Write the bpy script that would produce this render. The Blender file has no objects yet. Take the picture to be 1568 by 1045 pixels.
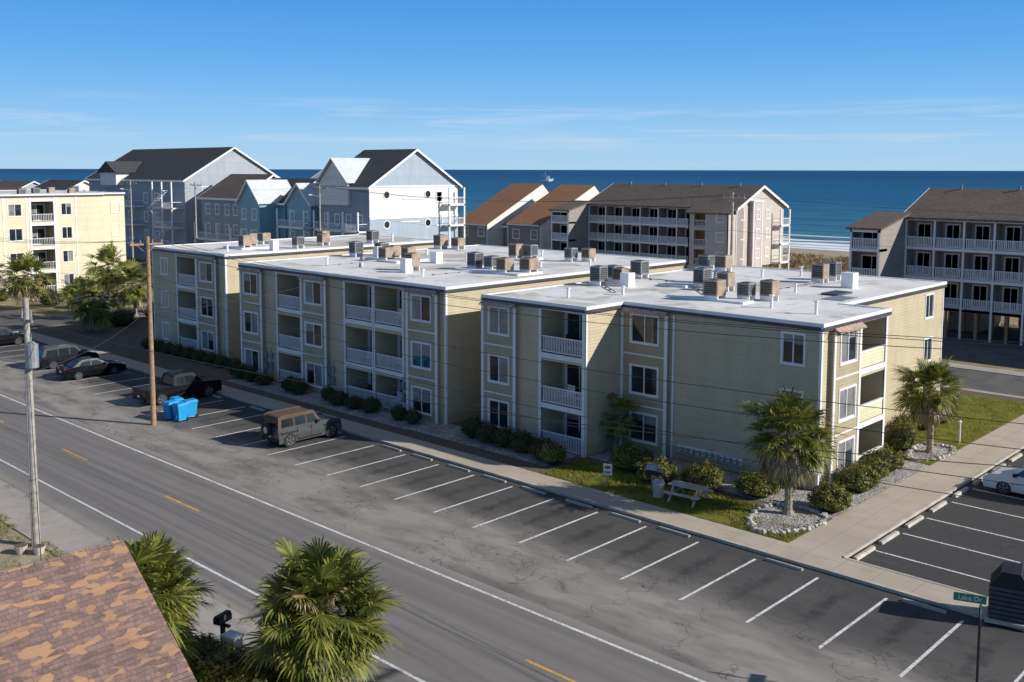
import bpy, math, random
from mathutils import Vector, Matrix, noise as mnoise
random.seed(7)
D=bpy.data; SC=bpy.context.scene
COL=SC.collection
# ------------------------------------------------------------------ materials
class MB:
    def __init__(s,name,rough=.8,metal=0,spec=.4):
        s.m=D.materials.new(name); s.m.use_nodes=True; s.nt=s.m.node_tree
        s.b=s.nt.nodes['Principled BSDF']
        s.b.inputs['Roughness'].default_value=rough; s.b.inputs['Metallic'].default_value=metal
        s.b.inputs['Specular IOR Level'].default_value=spec
        s.geo=s.nt.nodes.new('ShaderNodeNewGeometry'); s.pos=s.geo.outputs['Position']
    def set(s,sock,v):
        if isinstance(v,bpy.types.NodeSocket): s.nt.links.new(v,sock)
        elif v is not None:
            if sock.type=='RGBA' and len(v)==3: v=(*v,1)
            sock.default_value=v
    def vec(s,scale=(1,1,1),rot=(0,0,0),src=None):
        n=s.nt.nodes.new('ShaderNodeMapping'); s.set(n.inputs[0],src or s.pos)
        n.inputs['Scale'].default_value=scale; n.inputs['Rotation'].default_value=rot
        return n.outputs[0]
    def noise(s,scale=1,detail=4,rough=.55,vec=None,dist=0):
        n=s.nt.nodes.new('ShaderNodeTexNoise'); s.set(n.inputs['Vector'],vec or s.pos)
        n.inputs['Scale'].default_value=scale;n.inputs['Detail'].default_value=detail
        n.inputs['Roughness'].default_value=rough;n.inputs['Distortion'].default_value=dist
        return n.outputs['Fac']
    def vor(s,scale=1,feature='F1',vec=None,out='Distance'):
        n=s.nt.nodes.new('ShaderNodeTexVoronoi'); n.feature=feature; s.set(n.inputs['Vector'],vec or s.pos)
        n.inputs['Scale'].default_value=scale
        return n.outputs[out]
    def ramp(s,fac,stops,interp='LINEAR'):
        n=s.nt.nodes.new('ShaderNodeValToRGB'); s.set(n.inputs[0],fac); cr=n.color_ramp; cr.interpolation=interp
        while len(cr.elements)<len(stops): cr.elements.new(.5)
        for e,(p,c) in zip(cr.elements,stops):
            e.position=p; e.color=(*c,1) if not isinstance(c,(int,float)) else (c,c,c,1)
        return n.outputs[0]
    def mix(s,f,a,b,bt='MIX'):
        n=s.nt.nodes.new('ShaderNodeMix'); n.data_type='RGBA'; n.blend_type=bt
        s.set(n.inputs[0],f); s.set(n.inputs[6],a); s.set(n.inputs[7],b); return n.outputs[2]
    def math(s,op,a,b=None,c=None,clamp=False):
        n=s.nt.nodes.new('ShaderNodeMath'); n.operation=op; n.use_clamp=clamp
        s.set(n.inputs[0],a)
        if b is not None: s.set(n.inputs[1],b)
        if c is not None: s.set(n.inputs[2],c)
        return n.outputs[0]
    def xyz(s,src=None):
        n=s.nt.nodes.new('ShaderNodeSeparateXYZ'); s.set(n.inputs[0],src or s.pos); return n.outputs
    def comb(s,x,y,z):
        n=s.nt.nodes.new('ShaderNodeCombineXYZ')
        for i,v in enumerate((x,y,z)): s.set(n.inputs[i],v)
        return n.outputs[0]
    def maprange(s,v,a,b,c=0,d=1,smooth=False):
        n=s.nt.nodes.new('ShaderNodeMapRange'); s.set(n.inputs[0],v)
        if smooth: n.interpolation_type='SMOOTHSTEP'
        for i,x in enumerate((a,b,c,d)): n.inputs[i+1].default_value=x
        return n.outputs[0]
    def bump(s,h,dist=.02,strength=1):
        n=s.nt.nodes.new('ShaderNodeBump'); s.set(n.inputs['Height'],h)
        n.inputs['Distance'].default_value=dist; n.inputs['Strength'].default_value=strength
        s.nt.links.new(n.outputs[0],s.b.inputs['Normal'])
    def col(s,c): s.set(s.b.inputs['Base Color'],c); return s
def simple(name,c,rough=.8,var=.18,scale=2,metal=0,spec=.4,bump=0,bscale=20,island=False):
    m=MB(name,rough,metal,spec)
    d=tuple(x*(1-var) for x in c); l=tuple(min(1,x*(1+var)) for x in c)
    f=m.noise(scale,4)
    o=m.ramp(f,[(.3,d),(.7,l)])
    if island:
        o=m.mix(.5,o,m.ramp(m.geo.outputs['Random Per Island'],[(0,tuple(x*.45 for x in c)),(1,tuple(min(1,x*1.7) for x in c))]))
    m.col(o)
    if bump: m.bump(m.noise(bscale,3),bump)
    return m.m
def siding(name,c,board=.19,stain=.12):
    m=MB(name,.6)
    z=m.xyz()[2]
    fr=m.math('FRACT',m.math('DIVIDE',z,board))
    d=tuple(x*(1-stain) for x in c)
    st=m.noise(1.2,4,.6,m.vec((1,1,.25)))
    o=m.ramp(st,[(.35,d),(.65,c)])
    bi=m.math('FLOOR',m.math('DIVIDE',z,board))
    wn=m.nt.nodes.new('ShaderNodeTexWhiteNoise'); wn.noise_dimensions='1D'; m.set(wn.inputs['W'],bi)
    o=m.mix(m.math('MULTIPLY',wn.outputs[0],.08),o,(0,0,0))
    # shade line under each board lip, painted into the colour
    o=m.mix(m.math('MULTIPLY',m.math('LESS_THAN',fr,.10),.30),o,tuple(x*.35 for x in c))
    o=m.mix(m.math('MULTIPLY',m.maprange(m.math('SUBTRACT',z,m.noise(2,3)),-.5,.6,1,0),.25),o,(.12,.10,.07))
    m.col(o)
    m.bump(m.math('SUBTRACT',1,fr),.02,.6)
    return m.m
M={}
M['sid']=siding('olive_lap_siding',(.60,.505,.335))
M['panel']=siding('olive_panel',(.47,.395,.255))
M['cream']=siding('cream_siding',(.80,.73,.50))
M['gray']=siding('taupe_siding',(.36,.32,.29),.16)
M['bluegray']=siding('bluegray_siding',(.40,.48,.56),.16)
M['blue']=siding('sky_blue_siding',(.27,.46,.56),.16)
M['dblue']=siding('slate_blue_siding',(.32,.38,.44),.16)
M['whites']=siding('white_siding',(.80,.79,.77),.16,.05)
M['lgray']=siding('light_gray_siding',(.42,.45,.49),.16)
M['white']=simple('white_trim_paint',(.83,.82,.81),.5,.06,1.5)
M['rail']=simple('white_railing_paint',(.82,.82,.81),.5,.06,1.5)
M['stucco']=simple('white_stucco',(.76,.71,.64),.85,.07,.6)
M['sunlit_taupe']=siding('sunlit_taupe_siding',(.62,.54,.475),.16)  # condo taupe, lightened: sunlight on the end walls painted into the colour
M['conc']=simple('concrete',(.50,.45,.38),.9,.22,1.3,bump=.004)
M['awn']=simple('rusty_awning_metal',(.50,.34,.27),.55,.3,3)
M['brick']=simple('orange_brick',(.42,.22,.11),.8,.3,3)
M['dark']=simple('dark_void',(.02,.02,.02),.9)
M['flash']=simple('dark_drip_edge',(.07,.07,.08),.5)
M['wood']=simple('utility_pole_wood',(.36,.23,.14),.9,.3,4,bump=.01)
M['woodg']=simple('weathered_pole_wood',(.38,.35,.31),.9,.3,4,bump=.01)
M['steel']=simple('galvanised_steel',(.38,.39,.40),.45,.15,4,metal=.5)
M['actan']=simple('ac_unit_tan',(.35,.27,.20),.55,.3,2)
M['acgray']=simple('ac_unit_gray',(.24,.25,.26),.5,.3,2)
M['acdark']=simple('ac_coil_dark',(.045,.05,.055),.6,.4,30)
M['wire']=simple('wire_black',(.05,.05,.05),.5)
M['rubber']=simple('tire_rubber',(.02,.02,.022),.75)
M['rim']=simple('alloy_rim',(.5,.5,.52),.25,.05,3,metal=.9)
M['blackp']=simple('black_plastic',(.018,.018,.02),.6)
M['rock']=simple('limestone_rock',(.50,.47,.42),.9,.25,6,bump=.02,bscale=12,island=True)
def glass(name,c,r=.04):
    m=MB(name,r,0,.6); f=m.noise(.7,2); m.col(m.ramp(f,[(.3,tuple(x*.5 for x in c)),(.7,tuple(x*1.5 for x in c))]))
    m.bump(m.noise(1.1,1),.03,.35)
    return m.m
M['glass']=glass('window_glass',(.022,.030,.034))
def blind():
    m=MB('window_glass_with_blinds',.12,0,.5); z=m.xyz()[2]
    fr=m.math('FRACT',m.math('MULTIPLY',z,14)); f=m.noise(1.3,2)
    m.col(m.mix(fr,m.ramp(f,[(.3,(.22,.22,.21)),(.7,(.50,.49,.46))]),(.13,.13,.13))); return m.m
M['blind']=blind()
def carp(n,c,metal=0,spec=.5,coat=.5):
    m=MB(n,.3,metal,spec); m.b.inputs['Coat Weight'].default_value=coat; m.b.inputs['Coat Roughness'].default_value=.06
    f=m.noise(6,4); m.col(m.ramp(f,[(.3,tuple(x*.85 for x in c)),(.7,c)])); m.set(m.b.inputs['Roughness'],m.maprange(f,.3,.7,.28,.42)); return m.m
M['carblack']=carp('car_paint_black',(.005,.006,.009),0,.15,.18); M['cardark']=carp('car_paint_charcoal',(.010,.012,.018),0,.2,.25)
M['carsilver']=carp('car_paint_gray',(.085,.088,.092),.1,.4,.4); M['carwhite']=carp('car_paint_white',(.78,.79,.80),0)
M['softtop']=simple('soft_top_fabric',(.11,.075,.05),.9)
M['redl']=simple('tail_lamp',(.35,.02,.02),.2); M['lamp']=simple('head_lamp',(.7,.7,.7),.1)
M['bluebin']=simple('blue_bin_plastic',(.02,.33,.68),.45,.1)
M['green']=simple('sign_green',(.01,.22,.13),.4,.05); M['signw']=simple('sign_white',(.75,.75,.75),.4,.05)
M['signr']=simple('sign_red',(.55,.04,.04),.4,.05)
def shingle(name,c1,c2,c3,slope='x',bw=.22):
    m=MB(name,.9,0,.2); x=m.xyz()
    v=m.comb(x[1],x[0],0) if slope=='x' else m.comb(x[0],x[1],0)
    n=m.nt.nodes.new('ShaderNodeTexBrick'); m.set(n.inputs['Vector'],v)
    n.inputs['Scale'].default_value=1; n.inputs['Brick Width'].default_value=bw;n.inputs['Row Height'].default_value=.115
    n.inputs['Mortar Size'].default_value=.005; n.inputs['Mortar'].default_value=(*[q*.5 for q in c1],1)
    n.inputs['Color1'].default_value=(*c1,1);n.inputs['Color2'].default_value=(*c2,1)
    n.offset=.37;n.offset_frequency=3;n.squash=.6;n.squash_frequency=2
    cell=m.vor(1,'F1',m.vec((3.0,8.7,1),src=v),'Color')
    sp=m.xyz(cell)[0]
    o=m.mix(m.ramp(sp,[(.70,0),(.82,.9)]),n.outputs[0],c3)
    o=m.mix(m.ramp(sp,[(.10,.45),(.25,0)]),o,tuple(q*.5 for q in c1))
    o=m.mix(m.math('MULTIPLY',m.noise(60,2),.35),o,tuple(q*.55 for q in c1))
    o=m.mix(m.ramp(m.noise(.5,4),[(.40,0),(.75,.3)]),o,tuple(q*.55 for q in c1))
    m.col(o)
    row=m.math('FRACT',m.math('DIVIDE',x[0] if slope=='x' else x[1],.115))
    m.bump(m.math('ADD',m.math('MULTIPLY',row,-1.0),m.math('ADD',m.math('MULTIPLY',m.noise(90,2),.5),m.math('MULTIPLY',sp,.8))),.02,.8); return m.m
M['shing']=shingle('red_brown_shingles',(.22,.148,.13),(.33,.215,.18),(.50,.29,.16))
M['roofgray']=shingle('charcoal_shingles',(.085,.088,.095),(.115,.115,.12),(.07,.07,.075),'y')
M['roofbrown']=shingle('brown_shingles',(.18,.14,.115),(.24,.19,.155),(.14,.11,.095),'y')
M['rooforange']=shingle('rust_shingles',(.40,.20,.105),(.48,.26,.145),(.34,.18,.10),'y')
M['metalroof']=simple('white_metal_roof',(.64,.67,.68),.35,.08,1)
def roofmem():
    m=MB('white_roof_membrane',.7,0,.3)
    a=m.noise(.22,5,.6); b=m.noise(1.5,4,.65); sx=m.xyz()
    seam=m.math('LESS_THAN',m.math('FRACT',m.math('DIVIDE',sx[0],2.4)),.02)
    o=m.ramp(a,[(.35,(.72,.69,.64)),(.5,(.86,.84,.80)),(.7,(.90,.885,.85))])
    o=m.mix(m.ramp(b,[(.56,0),(.76,.5)]),o,(.50,.44,.36))
    o=m.mix(m.math('MULTIPLY',m.ramp(m.noise(.13,3),[(.55,0),(.58,1)]),.55),o,(.46,.39,.29))
    o=m.mix(m.math('MULTIPLY',m.ramp(m.noise(.3,4,.6,m.vec((1,1,1),(0,0,.6))),[(.60,0),(.66,1)]),.55),o,(.30,.29,.27))
    o=m.mix(m.math('MULTIPLY',seam,.5),o,(.3,.3,.3))
    m.col(o); return m.m
M['roof']=roofmem()
def asphalt(name):
    m=MB(name,.9,0,.25); p=m.xyz(); Y=p[1]; X=p[0]
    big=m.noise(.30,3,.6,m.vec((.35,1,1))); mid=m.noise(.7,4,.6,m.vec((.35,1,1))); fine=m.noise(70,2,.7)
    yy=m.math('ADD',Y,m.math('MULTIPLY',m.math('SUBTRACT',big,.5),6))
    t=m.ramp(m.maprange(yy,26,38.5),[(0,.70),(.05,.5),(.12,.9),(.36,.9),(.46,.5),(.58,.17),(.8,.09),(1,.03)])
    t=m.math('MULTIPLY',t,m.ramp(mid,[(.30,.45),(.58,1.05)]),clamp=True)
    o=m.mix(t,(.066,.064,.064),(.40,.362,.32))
    o=m.mix(m.ramp(m.noise(.7,4,.65,m.vec((.6,1,1)),.6),[(.58,0),(.72,.5)]),o,(.06,.058,.055))
    o=m.mix(m.ramp(m.noise(.55,4,.65,m.vec((.5,1.3,1))),[(.62,0),(.80,.25)]),o,(.32,.29,.25))
    ox=m.math('ABSOLUTE',m.math('SUBTRACT',m.math('FRACT',m.math('DIVIDE',m.math('ADD',X,12.15+280),2.8)),.5))
    oy=m.math('ABSOLUTE',m.math('SUBTRACT',Y,34.3))
    os_=m.math('MULTIPLY',m.maprange(m.math('ADD',ox,m.math('MULTIPLY',m.noise(1.6,4),.5)),.22,.42,1,0,True),m.maprange(oy,.5,2.8,1,0,True))
    o=m.mix(m.math('MULTIPLY',os_,.6),o,(.03,.03,.03))
    vv=m.nt.nodes.new('ShaderNodeMix'); vv.data_type='VECTOR'
    nz=m.nt.nodes.new('ShaderNodeTexNoise'); m.set(nz.inputs[0],m.pos); nz.inputs['Scale'].default_value=.9; nz.inputs['Detail'].default_value=2
    vv.inputs[0].default_value=.22; m.set(vv.inputs[4],m.pos)
    sc=m.nt.nodes.new('ShaderNodeVectorMath'); sc.operation='SCALE'; m.set(sc.inputs[0],nz.outputs['Color']); sc.inputs[3].default_value=14
    m.set(vv.inputs[5],sc.outputs[0])
    e=m.vor(.26,'DISTANCE_TO_EDGE',vv.outputs[1])
    o=m.mix(m.ramp(e,[(.0,.55),(.005,.35),(.009,0)]),o,(.03,.03,.03))
    o=m.mix(m.math('MULTIPLY',fine,.20),o,(.04,.04,.04),'MIX')
    m.col(o); m.bump(m.math('ADD',fine,m.math('MULTIPLY',mid,1)),.010,.5); return m.m
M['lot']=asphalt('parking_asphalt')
def roadmat():
    m=MB('road_asphalt',.88,0,.25); p=m.xyz(); Y=p[1]
    st=m.noise(1.0,4,.6,m.vec((.05,2.2,1))); mid=m.noise(.8,4,.6); fine=m.noise(60,2,.7)
    o=m.ramp(st,[(.3,(.225,.205,.19)),(.7,(.29,.268,.248))])
    o=m.mix(m.math('MULTIPLY',m.ramp(mid,[(.4,0),(.7,1)]),.3),o,(.19,.175,.165))
    for c in (21.3,22.9,24.5,25.9):
        d=m.math('ABSOLUTE',m.math('SUBTRACT',Y,c)); o=m.mix(m.math('MULTIPLY',m.maprange(d,0,.35,1,0,True),.25),o,(.14,.13,.125))
    ed=m.math('ABSOLUTE',m.math('SUBTRACT',Y,23.0)); o=m.mix(m.math('MULTIPLY',m.maprange(m.math('ADD',ed,m.noise(.6,5)),3.75,4.5,0,1),.8),o,(.38,.34,.295))
    ln=m.noise(1,3,.5,m.vec((.15,1,1))); 
    cr=m.math('ABSOLUTE',m.math('SUBTRACT',m.math('ADD',Y,m.math('MULTIPLY',ln,.5)),23.45))
    o=m.mix(m.maprange(cr,.015,.035,.6,0),o,(.05,.05,.05))
    tm=m.noise(1.3,2,.5,m.vec((.03,1.3,1),(0,0,-.06)),.2)
    o=m.mix(m.math('MULTIPLY',m.ramp(tm,[(.58,0),(.70,.35)]),1),o,(.11,.105,.10))
    o=m.mix(m.math('MULTIPLY',fine,.3),o,(.10,.10,.10))
    m.col(o); m.bump(fine,.008,.5); return m.m
M['road']=roadmat()
def streetmat():
    m=MB('side_street_asphalt',.9,0,.25); o=m.ramp(m.noise(.5,5,.65),[(.3,(.09,.087,.085)),(.7,(.18,.17,.16))]); m.col(o); return m.m
M['street']=streetmat()
def paint(n,c):
    m=MB(n,.7); f=m.noise(9,4,.7); g=m.noise(1.3,3)
    m.col(m.mix(m.ramp(m.math('ADD',f,m.math('MULTIPLY',g,.3)),[(.62,0),(.84,.9)]),c,(.18,.17,.16))); return m.m
M['pwhite']=paint('white_road_paint',(.84,.82,.79)); M['pyel']=paint('yellow_road_paint',(.80,.43,.05))
def walk():
    m=MB('sidewalk_concrete',.9,0,.25); p=m.xyz()
    o=m.ramp(m.noise(.7,5,.65),[(.3,(.50,.415,.32)),(.7,(.64,.55,.44))])
    j=m.math('LESS_THAN',m.math('FRACT',m.math('DIVIDE',p[0],1.6)),.02); k=m.math('LESS_THAN',m.math('FRACT',m.math('DIVIDE',p[1],1.6)),.02)
    o=m.mix(m.math('MULTIPLY',m.math('MAXIMUM',j,k),.4),o,(.12,.11,.10)); o=m.mix(m.math('MULTIPLY',m.noise(50,2),.3),o,(.2,.18,.16))
    o=m.mix(m.ramp(m.noise(.35,5,.7),[(.5,0),(.7,.35)]),o,(.30,.25,.20))
    m.col(o); m.bump(m.noise(40,3),.005); return m.m
M['walk']=walk()
def drive():
    m=MB('driveway_concrete',.9,0,.25)
    o=m.ramp(m.noise(.45,5,.7),[(.3,(.38,.34,.30)),(.7,(.54,.49,.435))]); o=m.mix(m.ramp(m.noise(1.5,5,.7),[(.55,0),(.7,.5)]),o,(.22,.19,.16)); o=m.mix(m.math('MULTIPLY',m.noise(50,2),.25),o,(.15,.14,.13))
    m.col(o); m.bump(m.noise(30,3),.008); return m.m
M['drive']=drive()
def grav():
    m=MB('gravel',.95,0,.2); c=m.xyz(m.vor(13,'F1',None,'Color'))[0]
    o=m.ramp(c,[(0,(.20,.19,.175)),(.5,(.40,.38,.35)),(1,(.64,.62,.58))]); o=m.mix(m.ramp(m.noise(.8,4),[(.45,0),(.65,.5)]),o,(.18,.135,.09))
    m.col(o); m.bump(m.vor(13),.04,.9); return m.m
M['grav']=grav()
def mulch():
    m=MB('mulch_soil',.95,0,.2); o=m.ramp(m.noise(9,4,.7),[(.3,(.06,.045,.033)),(.55,(.19,.145,.11)),(.75,(.34,.30,.25))]); m.col(o); m.bump(m.noise(20,4),.04); return m.m
M['mulch']=mulch()
def lawn():
    m=MB('lawn_grass',.95,0,.2); o=m.ramp(m.noise(1.1,5,.65),[(.3,(.10,.15,.012)),(.52,(.22,.23,.025)),(.7,(.36,.27,.08))])
    o=m.mix(m.math('MULTIPLY',m.noise(45,2),.5),o,(.06,.07,.02)); m.col(o); m.bump(m.noise(50,3),.04); return m.m
M['lawn']=lawn()
def land():
    m=MB('sandy_ground',.95,0,.2); o=m.ramp(m.noise(.12,5,.65),[(.35,(.18,.155,.075)),(.5,(.33,.27,.17)),(.65,(.46,.39,.29))])
    o=m.mix(m.ramp(m.noise(1.2,5,.7),[(.5,0),(.7,.6)]),o,(.11,.11,.04)); m.col(o); m.bump(m.noise(6,4),.05); return m.m
M['land']=land()
def sand():
    m=MB('beach_sand',.95,0,.2); p=m.xyz(); o=m.ramp(m.noise(.15,5,.6),[(.3,(.36,.29,.2)),(.7,(.48,.40,.30))]); m.col(o); return m.m
M['sand']=sand()
def sea():
    m=MB('sea_water',.35,0,.10); p=m.xyz(); Y=p[1]
    w=m.noise(.5,4,.6,m.vec((.12,.5,1))); sw=m.noise(.05,4,.5,m.vec((.25,1.2,1)))
    dist=m.maprange(Y,200,2200)
    base=m.ramp(dist,[(0,(.10,.25,.29)),(.04,(.040,.18,.27)),(.18,(.010,.11,.22)),(1,(.002,.050,.145))])
    o=m.mix(m.math('MULTIPLY',m.ramp(m.math('ADD',m.math('MULTIPLY',w,.6),m.math('MULTIPLY',sw,.4)),[(.4,0),(.62,1)]),.6),base,(.002,.03,.08))
    yy=m.math('ADD',Y,m.math('MULTIPLY',m.math('SUBTRACT',m.noise(.03,3,.5,m.vec((1,.1,1))),.5),10))
    fm=None
    for c,wd,s in ((198.5,3.4,1),(206,3.0,1),(214,3.4,1),(224,2.4,1),(240,1.6,.85)):
        q=m.math('MULTIPLY',m.maprange(m.math('ABSOLUTE',m.math('SUBTRACT',yy,c)),wd*.4,wd*1.6,1,0,True),s)
        fm=q if fm is None else m.math('MAXIMUM',fm,q)
    fm=m.math('MULTIPLY',fm,m.ramp(m.noise(.35,5,.75,m.vec((.35,1,1))),[(.28,0),(.44,1)]),clamp=True)
    wc=m.ramp(m.noise(.06,5,.7,m.vec((.35,1,1))),[(.66,0),(.69,.55)])
    wc=m.math('MULTIPLY',wc,m.maprange(Y,1500,400,.1,1))
    fm=m.math('MAXIMUM',fm,m.math('MULTIPLY',wc,.25))
    m.col(m.mix(fm,o,(.95,.95,.94))); m.b.inputs['IOR'].default_value=1.15
    m.bump(m.math('ADD',w,m.math('MULTIPLY',sw,3)),.9,.5); return m.m
M['sea']=sea()
def leaf(n,a,b,c,scale=1.2,tr=.25):
    m=MB(n,.5,0,.3); r=m.geo.outputs['Random Per Island']
    o=m.ramp(m.math('ADD',m.math('MULTIPLY',r,.6),m.math('MULTIPLY',m.noise(scale,2),.5)),[(.15,a),(.5,b),(.85,c)])
    m.col(o)
    t=m.nt.nodes.new('ShaderNodeBsdfTranslucent'); m.set(t.inputs[0],o)
    mx=m.nt.nodes.new('ShaderNodeMixShader'); mx.inputs[0].default_value=tr
    m.nt.links.new(m.b.outputs[0],mx.inputs[1]); m.nt.links.new(t.outputs[0],mx.inputs[2])
    m.nt.links.new(mx.outputs[0],m.nt.nodes['Material Output'].inputs[0]); return m.m
M['palm']=leaf('palm_leaf',(.035,.055,.010),(.13,.155,.026),(.34,.33,.08),1.6)
M['dry']=leaf('palm_dry_frond',(.15,.11,.055),(.36,.27,.14),(.56,.46,.26))
M['bush']=leaf('shrub_leaf',(.035,.045,.010),(.13,.145,.026),(.30,.26,.07))
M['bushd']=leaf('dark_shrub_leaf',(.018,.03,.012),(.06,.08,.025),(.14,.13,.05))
M['grassb']=leaf('grass_blades',(.08,.11,.015),(.22,.23,.03),(.38,.30,.09))
M['duneg']=leaf('dune_grass_blades',(.12,.095,.035),(.28,.20,.09),(.44,.33,.17))
M['trunk']=simple('palm_trunk',(.33,.27,.205),.95,.35,8,bump=.04,bscale=14)
# ------------------------------------------------------------------ mesh builder
class B:
    def __init__(s): s.v=[];s.f=[]
    def face(s,pts):
        n=len(s.v); s.v+= [tuple(p) for p in pts]; s.f.append(tuple(range(n,n+len(pts))))
    def mesh(s,vs,fs):
        n=len(s.v); s.v+=[tuple(p) for p in vs]; s.f+=[tuple(i+n for i in f) for f in fs]
    def box(s,x0,x1,y0,y1,z0,z1,T=None):
        if x0>x1:x0,x1=x1,x0
        if y0>y1:y0,y1=y1,y0
        vs=[(x0,y0,z0),(x1,y0,z0),(x1,y1,z0),(x0,y1,z0),(x0,y0,z1),(x1,y0,z1),(x1,y1,z1),(x0,y1,z1)]
        if T: vs=[T(*p) for p in vs]
        s.mesh(vs,[(0,3,2,1),(4,5,6,7),(0,1,5,4),(1,2,6,5),(2,3,7,6),(3,0,4,7)])
    def cyl(s,p0,p1,r0,r1=None,n=8,cap=True):
        r1=r0 if r1 is None else r1
        p0=Vector(p0);p1=Vector(p1);d=(p1-p0).normalized()
        u=d.cross(Vector((0,0,1))); u=Vector((1,0,0)) if u.length<1e-3 else u.normalized(); w=d.cross(u)
        vs=[];
        for p,r in((p0,r0),(p1,r1)):
            for i in range(n):
                a=2*math.pi*i/n; vs.append(p+u*(r*math.cos(a))+w*(r*math.sin(a)))
        fs=[(i,(i+1)%n,n+(i+1)%n,n+i) for i in range(n)]
        if cap: fs+=[tuple(range(n))[::-1],tuple(range(n,2*n))]
        s.mesh(vs,fs)
    def prism(s,poly,axis,a0,a1):
        def P(q,a): return (a,q[0],q[1]) if axis=='x' else ((q[0],a,q[1]) if axis=='y' else (q[0],q[1],a))
        n=len(poly); vs=[P(q,a0) for q in poly]+[P(q,a1) for q in poly]
        s.mesh(vs,[tuple(range(n)),tuple(range(2*n-1,n-1,-1))]+[(i,(i+1)%n,n+(i+1)%n,n+i) for i in range(n)])
    def blob(s,c,r,n=6,m=4,jit=.2,seed=0):
        rnd=random.Random(seed); vs=[]
        for j in range(1,m):
            for i in range(n):
                a=2*math.pi*i/n; e=math.pi*j/m; k=1+rnd.uniform(-jit,jit)
                vs.append((c[0]+r[0]*k*math.sin(e)*math.cos(a),c[1]+r[1]*k*math.sin(e)*math.sin(a),c[2]+r[2]*k*math.cos(e)))
        t=len(vs); vs+=[(c[0],c[1],c[2]+r[2]),(c[0],c[1],c[2]-r[2])]
        fs=[]
        for j in range(m-2):
            for i in range(n): fs.append((j*n+i,j*n+(i+1)%n,(j+1)*n+(i+1)%n,(j+1)*n+i))
        for i in range(n): fs.append((t,(i+1)%n,i)); fs.append((t+1,(m-2)*n+i,(m-2)*n+(i+1)%n))
        s.mesh(vs,fs)
    def obj(s,name,mat,parent=None,smooth=False,loc=None):
        me=D.meshes.new(name); me.from_pydata(s.v,[],s.f); me.update()
        me.materials.append(M[mat] if isinstance(mat,str) else mat)
        if smooth: me.polygons.foreach_set('use_smooth',[True]*len(me.polygons))
        o=D.objects.new(name,me); COL.objects.link(o)
        if parent: o.parent=parent
        if loc: o.location=loc
        return o
class G:
    """one real-world object: Empty parent + child part meshes keyed (part,material)"""
    def __init__(s,name): s.name=name; s.p={}
    def __call__(s,part,mat):
        return s.p.setdefault((part,mat),B())
    def done(s,loc=(0,0,0),rot=0,bevel=None,smooth=()):
        e=D.objects.new(s.name,None); COL.objects.link(e); e.empty_display_size=.3
        for (part,mat),b in s.p.items():
            if not b.f: continue
            o=b.obj(part,mat,e,smooth=part in smooth)
            if bevel and part in bevel:
                md=o.modifiers.new('bev','BEVEL'); md.width=bevel[part]; md.segments=2; md.limit_method='ANGLE'
        e.location=loc; e.rotation_euler=(0,0,rot); return e
def FY(c): return lambda s,d,z:(s,c-d,z)      # facade facing -Y
def FX(c): return lambda s,d,z:(c+d,s,z)      # facade facing +X
def FXn(c): return lambda s,d,z:(c-d,s,z)
def FYn(c): return lambda s,d,z:(s,c+d,z)
def wall(b,F,s0,s1,z0,z1,ops=()):
    ss=sorted({s0,s1,*[o[0] for o in ops],*[o[1] for o in ops]}); zs=sorted({z0,z1,*[o[2] for o in ops],*[o[3] for o in ops]})
    for i in range(len(ss)-1):
        for j in range(len(zs)-1):
            cs=(ss[i]+ss[i+1])/2; cz=(zs[j]+zs[j+1])/2
            if cs<s0 or cs>s1 or cz<z0 or cz>z1: continue
            if any(o[0]<cs<o[1] and o[2]<cz<o[3] for o in ops): continue
            b.face([F(ss[i],0,zs[j]),F(ss[i+1],0,zs[j]),F(ss[i+1],0,zs[j+1]),F(ss[i],0,zs[j+1])])
def window(g,F,s0,s1,z0,z1,d=0,style='slide',trim=.09,gm=None):
    w=g('window_frames','white'); t=trim
    f=lambda a,b_,c,e,z_,y_: w.box(a,b_,c,e,z_,y_,F)
    f(s0-t,s0,d-.05,d+.035,z0-t,z1+t); f(s1,s1+t,d-.05,d+.035,z0-t,z1+t)
    f(s0,s1,d-.05,d+.033,z1,z1+t); f(s0,s1,d-.05,d+.05,z0-t,z0)
    k=.045
    f(s0,s0+k,d-.07,d-.01,z0,z1); f(s1-k,s1,d-.07,d-.01,z0,z1); f(s0+k,s1-k,d-.07,d-.01,z1-k,z1); f(s0+k,s1-k,d-.07,d-.01,z0,z0+k)
    mats=[random.choice(['glass','glass','glass','blind']) for _ in range(2)] if gm is None else [gm,gm]
    if style=='slide':
        m=(s0+s1)/2; f(m-.03,m+.03,d-.065,d-.012,z0+k,z1-k)
        for (a,b_),mt in zip(((s0,m),(m,s1)),mats):
            if mt=='glass' and random.random()<.4:
                zb2=z1-(z1-z0)*random.uniform(.2,.6)
                g('window_glass','blind').face([F(a,d-.06,zb2),F(b_,d-.06,zb2),F(b_,d-.06,z1),F(a,d-.06,z1)])
                g('window_glass','glass').face([F(a,d-.06,z0),F(b_,d-.06,z0),F(b_,d-.06,zb2),F(a,d-.06,zb2)])
            else: g('window_glass',mt).face([F(a,d-.06,z0),F(b_,d-.06,z0),F(b_,d-.06,z1),F(a,d-.06,z1)])
    else:
        m=(z0+z1)/2; f(s0+k,s1-k,d-.065,d-.012,m-.03,m+.03)
        g('window_glass',mats[0]).face([F(s0,d-.06,z0),F(s1,d-.06,z0),F(s1,d-.06,m),F(s0,d-.06,m)])
        g('window_glass',mats[1]).face([F(s0,d-.06,m),F(s1,d-.06,m),F(s1,d-.06,z1),F(s0,d-.06,z1)])
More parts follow.
